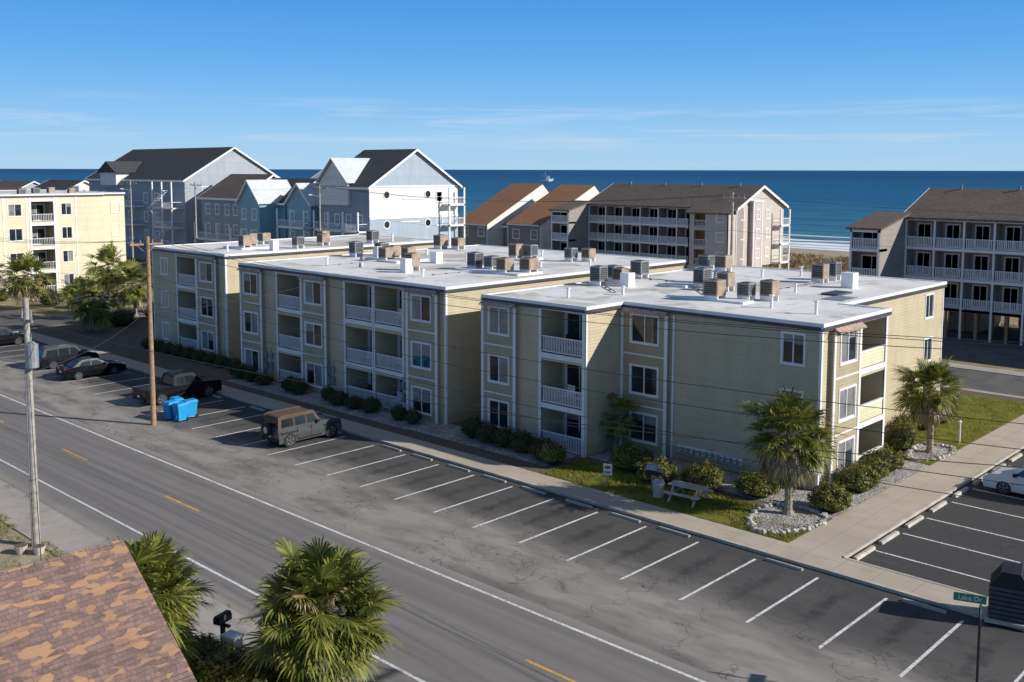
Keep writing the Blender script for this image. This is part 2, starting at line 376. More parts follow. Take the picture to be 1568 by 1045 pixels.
def railing(b,F,s0,s1,z,h=.95,d=0,step=.13,pw=.045):
    b.box(s0,s1,d-.03,d+.03,z+h-.06,z+h,F); b.box(s0,s1,d-.02,d+.02,z+.06,z+.11,F)
    n=max(1,int((s1-s0)/step))
    for i in range(1,n):
        s=s0+(s1-s0)*i/n; b.box(s-pw/2,s+pw/2,d-.012,d+.012,z+.11,z+h-.06,F)
def balcony(g,F,s0,s1,zf,zc,slab=.25,depth=1.9,rail=True,wm='sid',ground=False,step=.12):
    w=g('balcony_walls',wm)
    w.face([F(s0,0,zf),F(s0,-depth,zf),F(s0,-depth,zc),F(s0,0,zc)]); w.face([F(s1,0,zf),F(s1,-depth,zf),F(s1,-depth,zc),F(s1,0,zc)])
    w.face([F(s0,-depth,zf),F(s1,-depth,zf),F(s1,-depth,zc),F(s0,-depth,zc)])
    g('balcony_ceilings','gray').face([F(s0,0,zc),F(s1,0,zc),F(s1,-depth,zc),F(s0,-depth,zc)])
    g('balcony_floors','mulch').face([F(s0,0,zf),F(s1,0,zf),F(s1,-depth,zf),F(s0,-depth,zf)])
    a=s0+.35; b_=min(s1-.35,a+2.0)
    window(g,F,a,b_,zf+.1,zf+2.15,-depth+.07,gm=random.choice(['glass','glass','glass','blind']))
    if rail: railing(g('balcony_railings','rail'),F,s0+.02,s1-.02,zf,.98,-.05,step)
    rr=random.random()
    if rr<.5:
        c=(s0+s1)/2+random.uniform(-.5,.5); m=g('balcony_chairs',random.choice(['rail','blackp']))
        m.box(c-.28,c+.28,-1.3,-.75,zf+.38,zf+.43,F); m.box(c-.28,c+.28,-1.34,-1.29,zf+.43,zf+.95,F)
        for q in(-.26,.26):
            for e in(-1.3,-.8): m.box(c+q-.02,c+q+.02,e-.02,e+.02,zf+.01,zf+.38,F)
            m.box(c+q-.03,c+q+.03,-1.3,-.75,zf+.6,zf+.64,F)
def awning(g,F,s0,s1,z,d0,proj=.30):
    b=g('awnings','awn')
    n=int((s1-s0)/.2)
    pts=[]
    for i in range(n+1):
        s=s0+(s1-s0)*i/n; k=.03 if i%2 else 0
        pts.append((F(s,d0,z+k),F(s,d0+proj,z-.2+k)))
    for i in range(n):
        b.face([pts[i][0],pts[i+1][0],pts[i+1][1],pts[i][1]])
    b.box(s0,s1,d0+proj-.02,d0+proj+.01,z-.24,z-.205,F)
    b.face([F(s0,d0,z),F(s0,d0+proj,z-.2),F(s0,d0,z-.2)]); b.face([F(s1,d0,z),F(s1,d0+proj,z-.2),F(s1,d0,z-.2)])
def baycol(g,F,s0,s1,zt,floors,w0,w1,aw=True,proud=.28):
    ops=[(w0,w1,f+.72,f+2.3) for f in floors]
    P=lambda s,d,z:F(s,d+proud,z)
    wall(g('bay_panels','panel'),P,s0,s1,.1,zt,ops)
    g('bay_panels','panel').face([F(s0,0,.1),F(s0,proud,.1),F(s0,proud,zt),F(s0,0,zt)]); g('bay_panels','panel').face([F(s1,0,.1),F(s1,proud,.1),F(s1,proud,zt),F(s1,0,zt)])
    g('bay_panels','panel').face([F(s0,0,zt),F(s0,proud,zt),F(s1,proud,zt),F(s1,0,zt)])
    t=g('white_corner_boards','white')
    for s in (s0,s1): t.box(s-.10,s+.10,proud-.03,proud+.03,.1,zt+.01,F)
    for f in floors[1:]: t.box(s0+.10,s1-.10,proud-.02,proud+.018,f-.02,f+.06,F)
    for f in floors: window(g,P,w0,w1,f+.72,f+2.3)
    if aw: awning(g,F,s0-.05,s1+.05,zt+.2,proud)
def roofslab(g,poly,zr):
    n=len(poly)
    g('roof_membrane','roof').face([(x,y,zr) for x,y in poly])
    A=sum(poly[i][0]*poly[(i+1)%n][1]-poly[(i+1)%n][0]*poly[i][1] for i in range(n)); sg=1 if A>0 else -1
    for i in range(n):
        (x0,y0),(x1,y1)=poly[i],poly[(i+1)%n]
        dx,dy=x1-x0,y1-y0; L=math.hypot(dx,dy); nx,ny=dy/L*sg,-dx/L*sg
        o=.14
        b=g('roof_fascia','white'); c=g('roof_drip_edge','flash')
        if abs(dx)>abs(dy):
            ya,yb=sorted((y0-ny*.1,y0+ny*o)); b.box(min(x0,x1)-(.0),max(x0,x1)+.0,ya,yb,zr-.24,zr+.05)
            ya,yb=sorted((y0+ny*(o-.02),y0+ny*(o+.02))); c.box(min(x0,x1)-.0,max(x0,x1)+.0,ya,yb,zr-.32,zr-.14)
        else:
            xa,xb=sorted((x0-nx*.1,x0+nx*o)); b.box(xa,xb,min(y0,y1)-.13,max(y0,y1)+.13,zr-.243,zr+.053)
            xa,xb=sorted((x0+nx*(o-.02),x0+nx*(o+.02))); c.box(xa,xb,min(y0,y1)-.135,max(y0,y1)+.135,zr-.323,zr-.137)
def acunit(g,x,y,z,kind):
    s=random.uniform(.38,.48); h=random.uniform(.75,1.0); m='actan' if kind==0 else 'acgray'
    st=g('ac_stands','white'); st.box(x-s,x+s,y-s*.9,y-s*.7,z+.003,z+.3); st.box(x-s,x+s,y+s*.7,y+s*.9,z+.003,z+.3)
    z+=.3; b=g('ac_units',m)
    b.box(x-s,x+s,y-s,y+s,z,z+.08); b.box(x-s,x+s,y-s,y+s,z+h-.1,z+h)
    for a in(-1,1):
        for c in(-1,1): b.box(x+a*(s-.035)-.035,x+a*(s-.035)+.035,y+c*(s-.035)-.035,y+c*(s-.035)+.035,z+.08,z+h-.1)
    g('ac_coils','acdark').box(x-s+.03,x+s-.03,y-s+.03,y+s-.03,z+.08,z+h-.1)
    if kind==0: b.box(x+s-.028,x+s+.01,y-s+.05,y+s-.05,z+.08,z+h-.1)
    for i in range(6):
        zz=z+.12+i*(h-.24)/6; b.box(x-s+.01,x+s-.01,y-s+.01,y+s-.01,zz,zz+.025)
    g('ac_coils','acdark').cyl((x,y,z+h-.02),(x,y,z+h+.02),s*.75,n=14); 
    for i in range(3): 
        r=s*(.25+.22*i); b.cyl((x,y,z+h+.02),(x,y,z+h+.035),r,n=12)
def vent(g,x,y,z,h=.6,r=.09,m='white'):
    g('roof_vents',m).cyl((x,y,z),(x,y,z+h),r,n=8); g('roof_vents',m).cyl((x,y,z+h),(x,y,z+h+.08),r*1.7,n=8)
# ------------------------------------------------------------------ ground & roads
def sheet(name,mat,rects,z):
    b=B()
    for x0,x1,y0,y1 in rects: b.face([(x0,y0,z),(x1,y0,z),(x1,y1,z),(x0,y1,z)])
    return b.obj(name,mat)
b=B(); ys=[-400,150,184,191,199,210]; zs=[-.03,-.03,-.03,-.1,-.9,-2.5]
for i in range(5): 
    b.face([(-6000,ys[i],zs[i]),(3000,ys[i],zs[i]),(3000,ys[i+1],zs[i+1]),(-6000,ys[i+1],zs[i+1])])
g_=b.obj('ground','land')
sheet('ocean_water','sea',[(-90000,90000,194,90000)],-.5)
sheet('beach_sand','sand',[(-1200,600,180,193)],.0)
nx,ny=160,14
def dz(x,y):
    j=(y-148)/32; e=math.sin(math.pi*max(0,min(1,j)))
    return -.06+e*(.5+.6*mnoise.noise(Vector((x*.05,y*.08,0)))+.4*mnoise.noise(Vector((x*.2,y*.2,3))))
vs=[];fs=[]
for j in range(ny+1):
    for i in range(nx+1):
        x=-420+i*3.2; y=148+j*(32/ny); vs.append((x,y,dz(x,y)))
for j in range(ny):
    for i in range(nx): a=j*(nx+1)+i; fs.append((a,a+1,a+nx+2,a+nx+1))
b=B(); b.mesh(vs,fs); b.obj('dune_terrain','land',smooth=True)
b=B(); rnd=random.Random(3)
for _ in range(14000):
    x=rnd.uniform(-135,-60); y=rnd.uniform(141,176); z=dz(x,y) if y>148 else -.03
    if mnoise.noise(Vector((x*.15,y*.15,9)))<-.2: continue
    a=rnd.uniform(0,6.28); h=rnd.uniform(.3,.8); w=.12; dx,dy=math.cos(a)*w,math.sin(a)*w
    b.face([(x-dx,y-dy,z),(x+dx,y+dy,z),(x+rnd.uniform(-.4,.4),y+rnd.uniform(-.4,.4),z+h)])
b.obj('dune_grass','duneg')
sheet('road','road',[(-500,300,18.9,27.0)],0)
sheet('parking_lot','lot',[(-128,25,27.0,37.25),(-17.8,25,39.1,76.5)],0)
sheet('side_street','street',[(-400,200,77.0,84.5),(-113,-106,37.25,77),(-128,-113,37.25,44)],.002)
sheet('beach_parking_lot','street',[(-60,60,88,110)],.004)
sheet('street_pavement','drive',[(-300,100,84.6,86.4),(-60,60,75.0,76.9)],.03)
b=B()
for y in(20.25,26.4): b.face([(-500,y-.065,.004),(300,y-.065,.004),(300,y+.065,.004),(-500,y+.065,.004)])
for i in range(64):
    x=-12.15-2.8*i
    if x<-105: break
    b.face([(x-.06,31.1+random.uniform(-.15,.15),.004),(x+.06,31.1+random.uniform(-.1,.1),.004),(x+.06,36.6,.004),(x-.06,36.6,.004)])
b.face([(-9.4,31.2,.004),(-9.3,31.2,.004),(-9.3,36,.004),(-9.4,36,.004)])
for y in(41.0,43.85,46.6,49.75,52.6,55.4,58.2,61,63.8,66.6):
    b.face([(-17.3,y-.055,.004),(-12.4,y-.055,.004),(-12.4,y+.055,.004),(-17.3,y+.055,.004)])
b.obj('road_marking_white','pwhite')
b=B()
for x in [-58.2+12.2*i for i in range(-14,12)]:
    b.face([(x,23.5,.004),(x+3.3,23.5,.004),(x+3.3,23.62,.004),(x,23.62,.004)])
b.obj('road_marking_yellow','pyel')
b=B(); b.box(-105,-10.4,37.25,37.42,-.02,.13); b.box(-17.95,-17.8,39.12,74.9,-.02,.13); b.box(-17.8,-10.4,38.95,39.1,-.02,.13); b.box(-10.4,-10.25,37.25,39.1,-.02,.13)
b.obj('kerb','conc')
b=B(); b.box(-105,-10.4,37.42,38.95,-.02,.115); b.box(-20.3,-17.95,38.95,74.9,-.02,.115); 
b.obj('sidewalk','walk')
g=G('wheel_stops')
for y in(39.9,42.4,45.2,48.1,51.1,53.9,56.8,59.6,62.4,65.2):
    g('stop','conc').prism([(-17.6,.004),(-17.36,.004),(-17.41,.13),(-17.55,.13)],'y',y-.55,y+1.25)
for i in range(20):
    x=-13.6-2.8*i+random.uniform(-.15,.15)
    if i in(1,3,12,17) : continue
    g('stop','drive').prism([(36.72,.004),(36.90,.004),(36.86,.10),(36.76,.10)],'x',x-.8,x+.8)
g.done()
b=B(); b.box(-104,-20.3,38.95,42.3,-.02,.09); b.box(-104,-20.3,42.3,76,-.02,.088); b.obj('mulch_ground','mulch')
b=B(); b.box(-34.9,-23.4,39.0,42.6,.05,.115); b.box(-25.2,-20.32,55,74.6,.05,.115); b.box(-23.4,-20.32,39.0,41.0,.05,.113)
b.obj('lawn','lawn')
b=B(); b.box(-47,-35.5,40.2,42.9,.05,.10); b.box(-34.9,-20.35,43.2,46.2,.05,.105); b.box(-22.5,-20.35,46.2,54.9,.05,.106); b.box(-68,-47,40.0,42.3,.05,.1)
b.obj('gravel_bed','grav')
b=B(); b.box(-17.7,3,70.2,74.85,.0,.12); b.obj('corner_lawn','lawn')
sheet('near_driveway','drive',[(-120,-10,16.6,18.9),(-34.5,-29.6,8,16.6),(-66,-50,8,16.6)],.003)
b=B(); 
for x0,x1 in((-49.8,-34.7),(-29.4,-8)): b.box(x0,x1,2,16.4,-.02,.06)
b.obj('near_lawn','land')
b=B(); rnd=random.Random(5)
def tuft(x0,x1,y0,y1,z,n,h,thr=-.12):
    for _ in range(n):
        x=rnd.uniform(x0,x1);y=rnd.uniform(y0,y1)
        if mnoise.noise(Vector((x*.8,y*.8,2)))<thr: continue
        a=rnd.uniform(0,6.28);k=.02;dx,dy=math.cos(a)*k,math.sin(a)*k;hh=h*rnd.uniform(.5,1.4)
        b.face([(x-dx,y-dy,z),(x+dx,y+dy,z),(x+rnd.uniform(-.06,.06),y+rnd.uniform(-.06,.06),z+hh)])
tuft(-34.8,-23.5,39.05,42.5,.11,9000,.10); tuft(-23.4,-20.4,39.05,40.9,.11,1800,.10); tuft(-25.1,-20.4,55,74,.11,7000,.10); tuft(-17.6,-6,70.3,74.8,.11,5000,.12); tuft(-49,-35,12,16.3,.05,7000,.12); tuft(-29,-18,12,16.3,.05,5000,.12)
tuft(-62,-36,16.3,17.0,.0,3000,.1,.05); tuft(-60,-10,18.6,19.0,.0,2500,.07,.2); tuft(-100,-12,37.15,37.28,.0,1600,.07,.1)
b.obj('grass_blades','grassb')
# ------------------------------------------------------------------ apartment buildings
g=G('apartment_building'); fl=[.0,2.75,5.7]; zr=8.6; zt=zr-.28
W=g('siding_walls','sid')
bal=(-38.3,-35.25)
F=FY(43.0); ops=[(bal[0],bal[1],f if f else .1,f+2.5) for f in fl]
wall(W,F,-43,-35,.05,zt,ops+[(-42.2,-40.6,0.2,8.2)])
for f in fl: balcony(g,F,bal[0],bal[1],max(f,.1),f+2.5)
T=g('white_corner_boards','white')
def posts(F,ss,z1,w=.1):
    for s in ss: T.box(s-w,s+w,-.04,.035,.05,z1,F)
posts(F,[bal[0]-.1,bal[1]+.1],zt)
for f in fl+[zr-.1]: T.box(bal[0],bal[1],-.05,.03,f-.3 if f else -.0,f-.02 if f else .1,F)
baycol(g,F,-42.85,-40.2,zt-.2,fl,-42.3,-40.7)
W2=g('siding_walls','sid')
wall(W2,FX(-35.0),43,46.4,.05,zt); T.box(43,43.12,.0,.03,.05,zt,FX(-35.0))
F=FY(46.4); wo=[(-24.85,-23.65,f+.72,f+2.25) for f in fl]
wall(W2,F,-35,-22.7,.05,zt,wo+[(-34.2,-32.4,.2,8.1)])
for o in wo: window(g,F,*o)
baycol(g,F,-34.85,-31.8,zt-.2,fl,-34.2,-32.35)
T.box(-22.82,-22.7,.0,.03,.05,zt,F); T.box(46.4-.03,46.52,.0,.03,.05,zt,FX(-22.7))
F=FX(-22.7); bb=(50.95,54.0)
wall(W2,F,46.4,54.2,.05,zt,[(bb[0],bb[1],max(f,.1),f+2.5) for f in fl]+[(48,49.8,.2,8.1)])
baycol(g,F,47.3,50.2,zt-.2,fl,47.95,49.75)
for f in fl: 
    balcony(g,F,bb[0],bb[1],max(f,.1),f+2.5,rail=False)
    g('balcony_panels','cream').box(bb[0],bb[1],-.1,-.03,f+.02 if f else .1,f+.85,F); T.box(bb[0]-.05,bb[1]+.05,-.12,.02,f+.85,f+.93,F)
for f in fl+[zr-.1]: T.box(bb[0],bb[1],-.05,.03,f-.3 if f else -.0,f-.02 if f else .1,F)
posts(F,[bb[0]-.1,bb[1]+.1],zt)
wall(W2,FYn(54.2),-25.5,-22.7,.05,zt)
F=FX(-25.5); wo=[(66.9,68.2,f+.72,f+2.25) for f in fl]+[(57.2,58.2,f+.9,f+2.1) for f in fl[:1]]
wall(W2,F,54.2,70,.05,zt,wo)
for o in wo: window(g,F,*o)
T.box(69.88,70,.0,.03,.05,zt,F)
wall(W2,FYn(70),-43,-25.5,.05,zt,[]); wall(W2,FXn(-43),43,70,.05,zt)
for i in range(3):
    for s in(-40,-35,-29):
        window(g,FYn(70),s-.8,s+.8,fl[i]+.8,fl[i]+2.2,.04)
poly=[(-43,43),(-35,43),(-35,46.4),(-22.7,46.4),(-22.7,54.2),(-25.5,54.2),(-25.5,70),(-43,70)]
roofslab(g,poly,zr)
mb=g('meter_bank','white'); F=FY(46.4)
mb.box(-31.0,-26.9,.02,.10,.85,.95,F); 
for i in range(11):
    s=-30.9+i*.39; mb.box(s-.09,s+.09,.03,.16,.62,.92,F); g('meter_dials','steel').cyl(F(s,.16,.77),F(s,.22,.77),.07,n=10)
g('meter_pipes','steel').cyl(F(-31,.15,.5),F(-26.9,.15,.5),.035)
g('downspout','white').box(-31.5,-31.4,.01,.09,.1,8.2,F)
AC={'A':[(-41.2,51.9,1),(-42,54.5,1),(-40.7,53.6,0),(-41.9,57.4,1),(-35.7,55.7,1),(-31.6,50.7,0),(-33.6,55.2,0),(-30.2,51.9,1),(-40.3,65.8,0),(-31.5,63.8,0),(-31.6,65.9,1),(-42.0,66.1,1),(-36.4,57.0,1),(-29.2,52.8,0)],
'B':[(-67.9,52.6,1),(-62.8,51.7,0),(-63.9,53.4,0),(-55.6,48.2,0),(-67.2,54.8,1),(-69,63.3,0),(-67.6,64.2,0),(-52.8,51.9,1),(-51.3,52.1,1),(-49.1,51.2,0),(-56.4,60.1,0),(-55.5,60.9,1),(-52,61.9,1),(-51,62.9,0),(-61.5,52.9,0),(-47.9,52.4,0)],
'C':[(-80,49.4,0),(-81.5,51,0),(-77.2,53.2,1),(-78.6,57,0),(-82,59.5,0),(-77.4,62,1),(-84,54,0)]}
def pipes(g,L,z):
    b=g('roof_pipes','steel')
    for (x0,y0,x1,y1) in L:
        b.cyl((x0,y0,z+.09),(x1,y1,z+.09),.035,n=6)
        n=int(math.hypot(x1-x0,y1-y0)/1.5)+1
        for i in range(n+1):
            t=i/n; g('pipe_blocks','wood').box(x0+(x1-x0)*t-.1,x0+(x1-x0)*t+.1,y0+(y1-y0)*t-.06,y0+(y1-y0)*t+.06,z+.004,z+.055)
for x,y,k in AC['A']: acunit(g,x,y,zr,k)
for x,y in((-28.7,62.3),(-37,49),(-33,60),(-27.5,50),(-39,62),(-30,57.5),(-38.5,45.6),(-24.6,49.5),(-36,64),(-34.3,66.5)): vent(g,x,y,zr,random.uniform(.3,.7))
pipes(g,[(-41,52,-38,49.5),(-35.7,55,-31.8,50.8),(-40.3,65,-36,58),(-31.5,63,-31.5,57),(-42,57,-38,57)],zr)
g('roof_curbs','white').box(-38.4,-36.2,54.6,58.1,zr,zr+.16); g('roof_curbs','white').box(-34.6,-29.4,50.2,51.4,zr,zr+.12)
g('roof_curbs','white').box(-29.1,-28.3,61.9,62.7,zr,zr+1.0);g('roof_curbs','white').box(-39.9,-39.2,52.5,53.2,zr,zr+.9)
g('roof_patches','steel').box(-27.3,-25.9,55.5,57.5,zr,zr+.05); g('roof_patches','flash').box(-28.3,-27.2,57.5,59.5,zr,zr+.12)
g.done()
def stepbuilding(name,X0,X1,Y0,Y1,zr,fl,bays,bals,acs,wins=(),vents=()):
    g=G(name); zt=zr-.28; W=g('siding_walls','sid'); T=g('white_corner_boards','white'); F=FY(Y0)
    ops=[(a,b_,max(f,.1),f+2.5) for a,b_ in bals for f in fl]+[(w0,w1,.2,fl[2]+2.3) for _,_,w0,w1 in bays]
    wall(W,F,X0,X1,.05,zt,ops)
    for a,b_ in bals:
        for f in fl: balcony(g,F,a,b_,max(f,.1),f+2.5)
        for s in(a-.09,b_+.09): T.box(s-.085,s+.085,-.04,.035,.05,zt,F)
        for f in fl+[zr-.1]: T.box(a,b_,-.05,.03,f-.3 if f>.5 else -.0,f-.02 if f>.5 else .1,F)
    for s0,s1,w0,w1 in bays: baycol(g,F,s0,s1,zt-.2,fl,w0,w1)
    T.box(X1-.12,X1,.0,.03,.05,zt,F); T.box(X0,X0+.12,.0,.03,.05,zt,F); T.box(Y0-.03,Y0+.12,.0,.03,.05,zt,FX(X1))
    wall(W,FX(X1),Y0,Y1,.05,zt); wall(W,FXn(X0),Y0,Y1,.05,zt); wall(W,FYn(Y1),X0,X1,.05,zt)
    for s in range(int(X0)+3,int(X1)-2,5):
        for f in fl: window(g,FYn(Y1),s-.8,s+.8,f+.8,f+2.2,.04)
    roofslab(g,[(X0,Y0),(X1,Y0),(X1,Y1),(X0,Y1)],zr)
    for x,y,k in acs: acunit(g,x,y,zr,k)
    for x,y in vents: vent(g,x,y,zr,random.uniform(.3,.7))
    return g
fb=[-.15,2.8,5.85]
g=stepbuilding('apartment_building',-69.7,-46.0,42.6,69,8.85,fb,
  [(-69.35,-66.5,-68.9,-67.0),(-61.2,-58.3,-60.7,-58.75),(-49.4,-46.6,-48.95,-47.15)],
  [(-64.65,-61.55),(-56.3,-53.35),(-53.05,-50.2)],AC['B'],vents=[(-60,47),(-58,56),(-65,58),(-50,56),(-48.5,60),(-54,66),(-52,46),(-63,46),(-57,64)])
z=8.85; pipes(g,[(-67,52.6,-60,47),(-52,52,-52,47),(-56,60,-50,56),(-63,52,-63,46)],z)
for x0,x1,y0,y1,h in((-64.6,-60.6,50.9,54.2,.15),(-53.6,-47.3,50.6,53.2,.15),(-57.2,-54.8,59.3,61.7,.15),(-59,-58.3,53,53.7,.9),(-55.1,-54.5,46.6,47.2,1.0),(-66.4,-65.8,53.2,53.8,.9)):
    g('roof_curbs','white').box(x0,x1,y0,y1,z,z+h)
F=FY(42.6)
for s in(-50.05,-57.7,-58.15,-66.2,-65.5):
    g('wall_meters','acgray').box(s-.16,s+.16,.02,.2,.9,1.5,F); g('wall_meters','acgray').cyl(F(s,.1,1.5),F(s,.1,2.6),.03); g('wall_meters','acgray').box(s-.13,s+.13,.02,.17,1.75,2.2,F)
g.done()
g=stepbuilding('apartment_building',-88.5,-75.7,44.8,69,9.0,fb,[(-80.0,-76.9,-79.4,-77.4)],[(-83.9,-80.7)],AC['C'],vents=[(-79,47),(-84,58),(-78,65)])
for x0,x1,y0,y1,h in((-82.4,-79.2,48.6,51.8,.15),(-77,-76.4,50,50.6,.9)): g('roof_curbs','white').box(x0,x1,y0,y1,9,9+h)
for f in fb: window(g,FY(44.8),-86.8,-85.6,f+.75,f+2.2,.04)
g.done()
g=G('apartment_building'); X=-133; Y0,Y1=38,64.5; zr=12.9; fl=[.1,3.2,6.3,9.4]; zt=zr-.28
F=FX(X); bals=[(51.2,54.0),(44,46.8)]; wi=[(48.4,50.0),(55.0,56.3),(41,42.4)]
wall(g('siding_walls','cream'),F,Y0,60.6,.05,zt,[(a,b_,f,f+2.6) for a,b_ in bals for f in fl]+[(a,b_,f+.8,f+2.3) for a,b_ in wi for f in fl])
T=g('white_corner_boards','white')
for a,b_ in bals:
    for f in fl: balcony(g,F,a,b_,f,f+2.6,wm='panel',step=.2); T.box(a,b_,-.05,.03,f+2.6,f+2.9,F)
    for s in(a-.12,b_+.12): T.box(s-.12,s+.12,-.04,.04,.05,zt,F)
for a,b_ in wi:
    for f in fl: window(g,F,a,b_,f+.8,f+2.3)
    for s in(a-.6,b_+.6): T.box(s-.08,s+.08,-.02,.04,.05,zt,F)
wall(g('siding_walls','cream'),FX(X-2),60.6,Y1,.05,zt); 
for f in fl: window(g,FX(X-2),62.6,63.8,f+.8,f+2.3,.04)
wall(g('siding_walls','cream'),FYn(60.6),X-2,X,.05,zt); wall(g('siding_walls','cream'),FY(Y0),X-28,X,.05,zt); wall(g('siding_walls','cream'),FYn(Y1),X-28,X-2,.05,zt)
for f in fl:
    for s in(-154,-148,-141): window(g,FY(Y0),s-.8,s+.8,f+.8,f+2.3,.04)
roofslab(g,[(X-28,Y0),(X,Y0),(X,60.6),(X-2,60.6),(X-2,Y1),(X-28,Y1)],zr)
for x,y,k in((-137,47,0),(-138.5,48.5,0),(-138,52,1),(-140,53,0),(-141,55,1),(-141,57,0),(-138,58.5,0),(-145,62,1)): acunit(g,x,y,zr-.45,k)
g.done()
# ------------------------------------------------------------------ background houses
def gable(g,x0,x1,y0,y1,eave,ridge,wm,rm,axis='x',ov=.5,base=0,gm=None,th=.18):
    W=g('walls',wm)
    wall(W,FY(y0),x0,x1,base,eave);wall(W,FYn(y1),x0,x1,base,eave);wall(g('gable_walls',gm or wm),FX(x1),y0,y1,base,eave);wall(W,FXn(x0),y0,y1,base,eave)
    R=g('roof',rm)
    if axis=='x':
        ym=(y0+y1)/2; sl=(ridge-eave)/((y1-y0)/2)
        for x in(x0,x1): g('gable_walls',gm or wm).face([(x,y0,eave),(x,y1,eave),(x,ym,ridge)])
        for sg,ye in((-1,y0-ov),(1,y1+ov)):
            ze=eave-ov*sl
            R.mesh([(x0-ov,ye,ze+.02),(x1+ov,ye,ze+.02),(x1+ov,ym,ridge+.02),(x0-ov,ym,ridge+.02),(x0-ov,ye,ze+th),(x1+ov,ye,ze+th),(x1+ov,ym,ridge+th),(x0-ov,ym,ridge+th)],
              [(0,1,2,3),(4,5,6,7),(0,1,5,4),(0,3,7,4),(1,2,6,5)])
            t=g('fascia','white'); 
            for x in(x0-ov-.04,x1+ov):
                t.mesh([(x,ye,ze-.12),(x+.04,ye,ze-.12),(x+.04,ym,ridge-.12),(x,ym,ridge-.12),(x,ye,ze+th+.02),(x+.04,ye,ze+th+.02),(x+.04,ym,ridge+th+.02),(x,ym,ridge+th+.02)],[(0,1,2,3),(4,5,6,7),(0,3,7,4),(1,2,6,5),(0,1,5,4)])
            t.box(x0-ov,x1+ov,min(ye,ye+sg*.05),max(ye,ye+sg*.05),ze-.14,ze+th)
    else:
        xm=(x0+x1)/2; sl=(ridge-eave)/((x1-x0)/2)
        for y in(y0,y1): g('gable_walls',gm or wm).face([(x0,y,eave),(x1,y,eave),(xm,y,ridge)])
        for sg,xe in((-1,x0-ov),(1,x1+ov)):
            ze=eave-ov*sl
            R.mesh([(xe,y0-ov,ze+.02),(xe,y1+ov,ze+.02),(xm,y1+ov,ridge+.02),(xm,y0-ov,ridge+.02),(xe,y0-ov,ze+th),(xe,y1+ov,ze+th),(xm,y1+ov,ridge+th),(xm,y0-ov,ridge+th)],
              [(0,1,2,3),(4,5,6,7),(0,1,5,4),(0,3,7,4),(1,2,6,5)])
            t=g('fascia','white')
            for y in(y0-ov-.04,y1+ov):
                t.mesh([(xe,y,ze-.12),(xe,y+.04,ze-.12),(xm,y+.04,ridge-.12),(xm,y,ridge-.12),(xe,y,ze+th+.02),(xe,y+.04,ze+th+.02),(xm,y+.04,ridge+th+.02),(xm,y,ridge+th+.02)],[(0,1,2,3),(4,5,6,7),(0,3,7,4),(1,2,6,5),(0,1,5,4)])
def decks(g,F,s0,s1,zs,depth=2,step=.28,posts=None,top=None):
    t=g('decks','white'); r=g('deck_railings','rail')
    for z in zs:
        t.box(s0,s1,.02,depth,z-.22,z,F); railing(r,F,s0,s1,z,1.0,depth-.05,step,.05)
        for s in(s0+.05,s1-.05): r.box(s-.03,s+.03,.05,depth,z+.92,z+1.0,F)
    n=posts or max(2,int((s1-s0)/3)+1)
    for i in range(n):
        s=s0+.1+(s1-s0-.2)*i/(n-1); t.box(s-.1,s+.1,depth-.2,depth,0,(top or zs[-1]+2.6),F)
def wins(g,F,ss,zs,w=1.1,h=1.5,d=.04,st='hung'):
    for s in ss:
        for z in zs: window(g,F,s-w/2,s+w/2,z,z+h,d,st,.12)
g=G('beach_house'); gable(g,-119,-108,86,102.5,13.9,18.9,'dblue','roofgray','x',gm='whites')
g('gable_cladding','bluegray').mesh([(-107.97,86.05,13.9),(-107.97,102.45,13.9),(-107.97,94.25,18.85)],[(0,1,2)])
g('gable_cladding','bluegray').face([(-107.97,86,0),(-107.97,102.5,0),(-107.97,102.5,9.4),(-107.97,86,9.4)])
F=FX(-107.96)
def octo(F,s,z,r=.5):
    for rr,m,d in((r+.15,'white',.02),(r,'glass',.035)):
        g('octagon_windows',m).face([F(s+rr*math.cos(a*math.pi/4+.39),d,z+rr*math.sin(a*math.pi/4+.39)) for a in range(8)])
for z in(12.7,8.6):
    for s in(89,96.6): octo(F,s,z)
g('white_band','white').box(92,96,.0,.06,12.0,12.15,F);g('white_band','white').box(91.5,95,.0,.05,8.8,8.95,F)
wins(g,F,[98.8],[8.2,11.6],1,1.4,.02); wins(g,F,[88.6,91.5,95],[4.4,1.5],1,1.4,.02); g('white_band','white').box(86,102.5,.0,.05,9.35,9.55,F)
g('white_band','white').box(86,102.5,.0,.06,13.75,13.95,F)
decks(g,FX(-108),99.4,102.6,[5.0,8.2,11.2],1.5,top=13.6)
wins(g,FY(86),[-117.6,-115.2,-112.6,-110],[2,5.3,8.4],1.0,1.5,.02)
decks(g,FY(86),-118.5,-108.3,[4.6,7.8],1.8)
g('dormer','whites').mesh([(-118.6,85.6,11.2),(-112.2,85.6,11.2),(-112.2,85.6,14.6),(-115.4,85.6,17.6),(-118.6,85.6,14.6),(-118.6,94,14.6),(-112.2,94,14.6)],[(0,1,2,3,4),(1,2,6),(0,4,5)])
for sg,xe in((-1,-119.1),(1,-111.7)):
    g('dormer_roof','metalroof').mesh([(xe,85.1,14.3),(-115.4,85.1,17.8),(-115.4,94.3,17.8),(xe,94.3,14.3),(xe,85.1,14.15),(-115.4,85.1,17.65)],[(0,1,2,3),(0,1,5,4)])
wins(g,FY(85.6),[-115.4],[12.8],1.5,1.4,.02)
g.done()
g=G('beach_house'); gable(g,-195,-158,86.2,105,14.4,19.9,'dblue','roofgray','x',gm='lgray')
wins(g,FY(86.2),[-192,-188.5,-183,-178,-172,-168],[3.5,6.8,10.2],1.3,1.7,.02); 
for x in(-189,-176): decks(g,FY(86.2),x-3.2,x+3.2,[3,6.3,9.6],2.4)
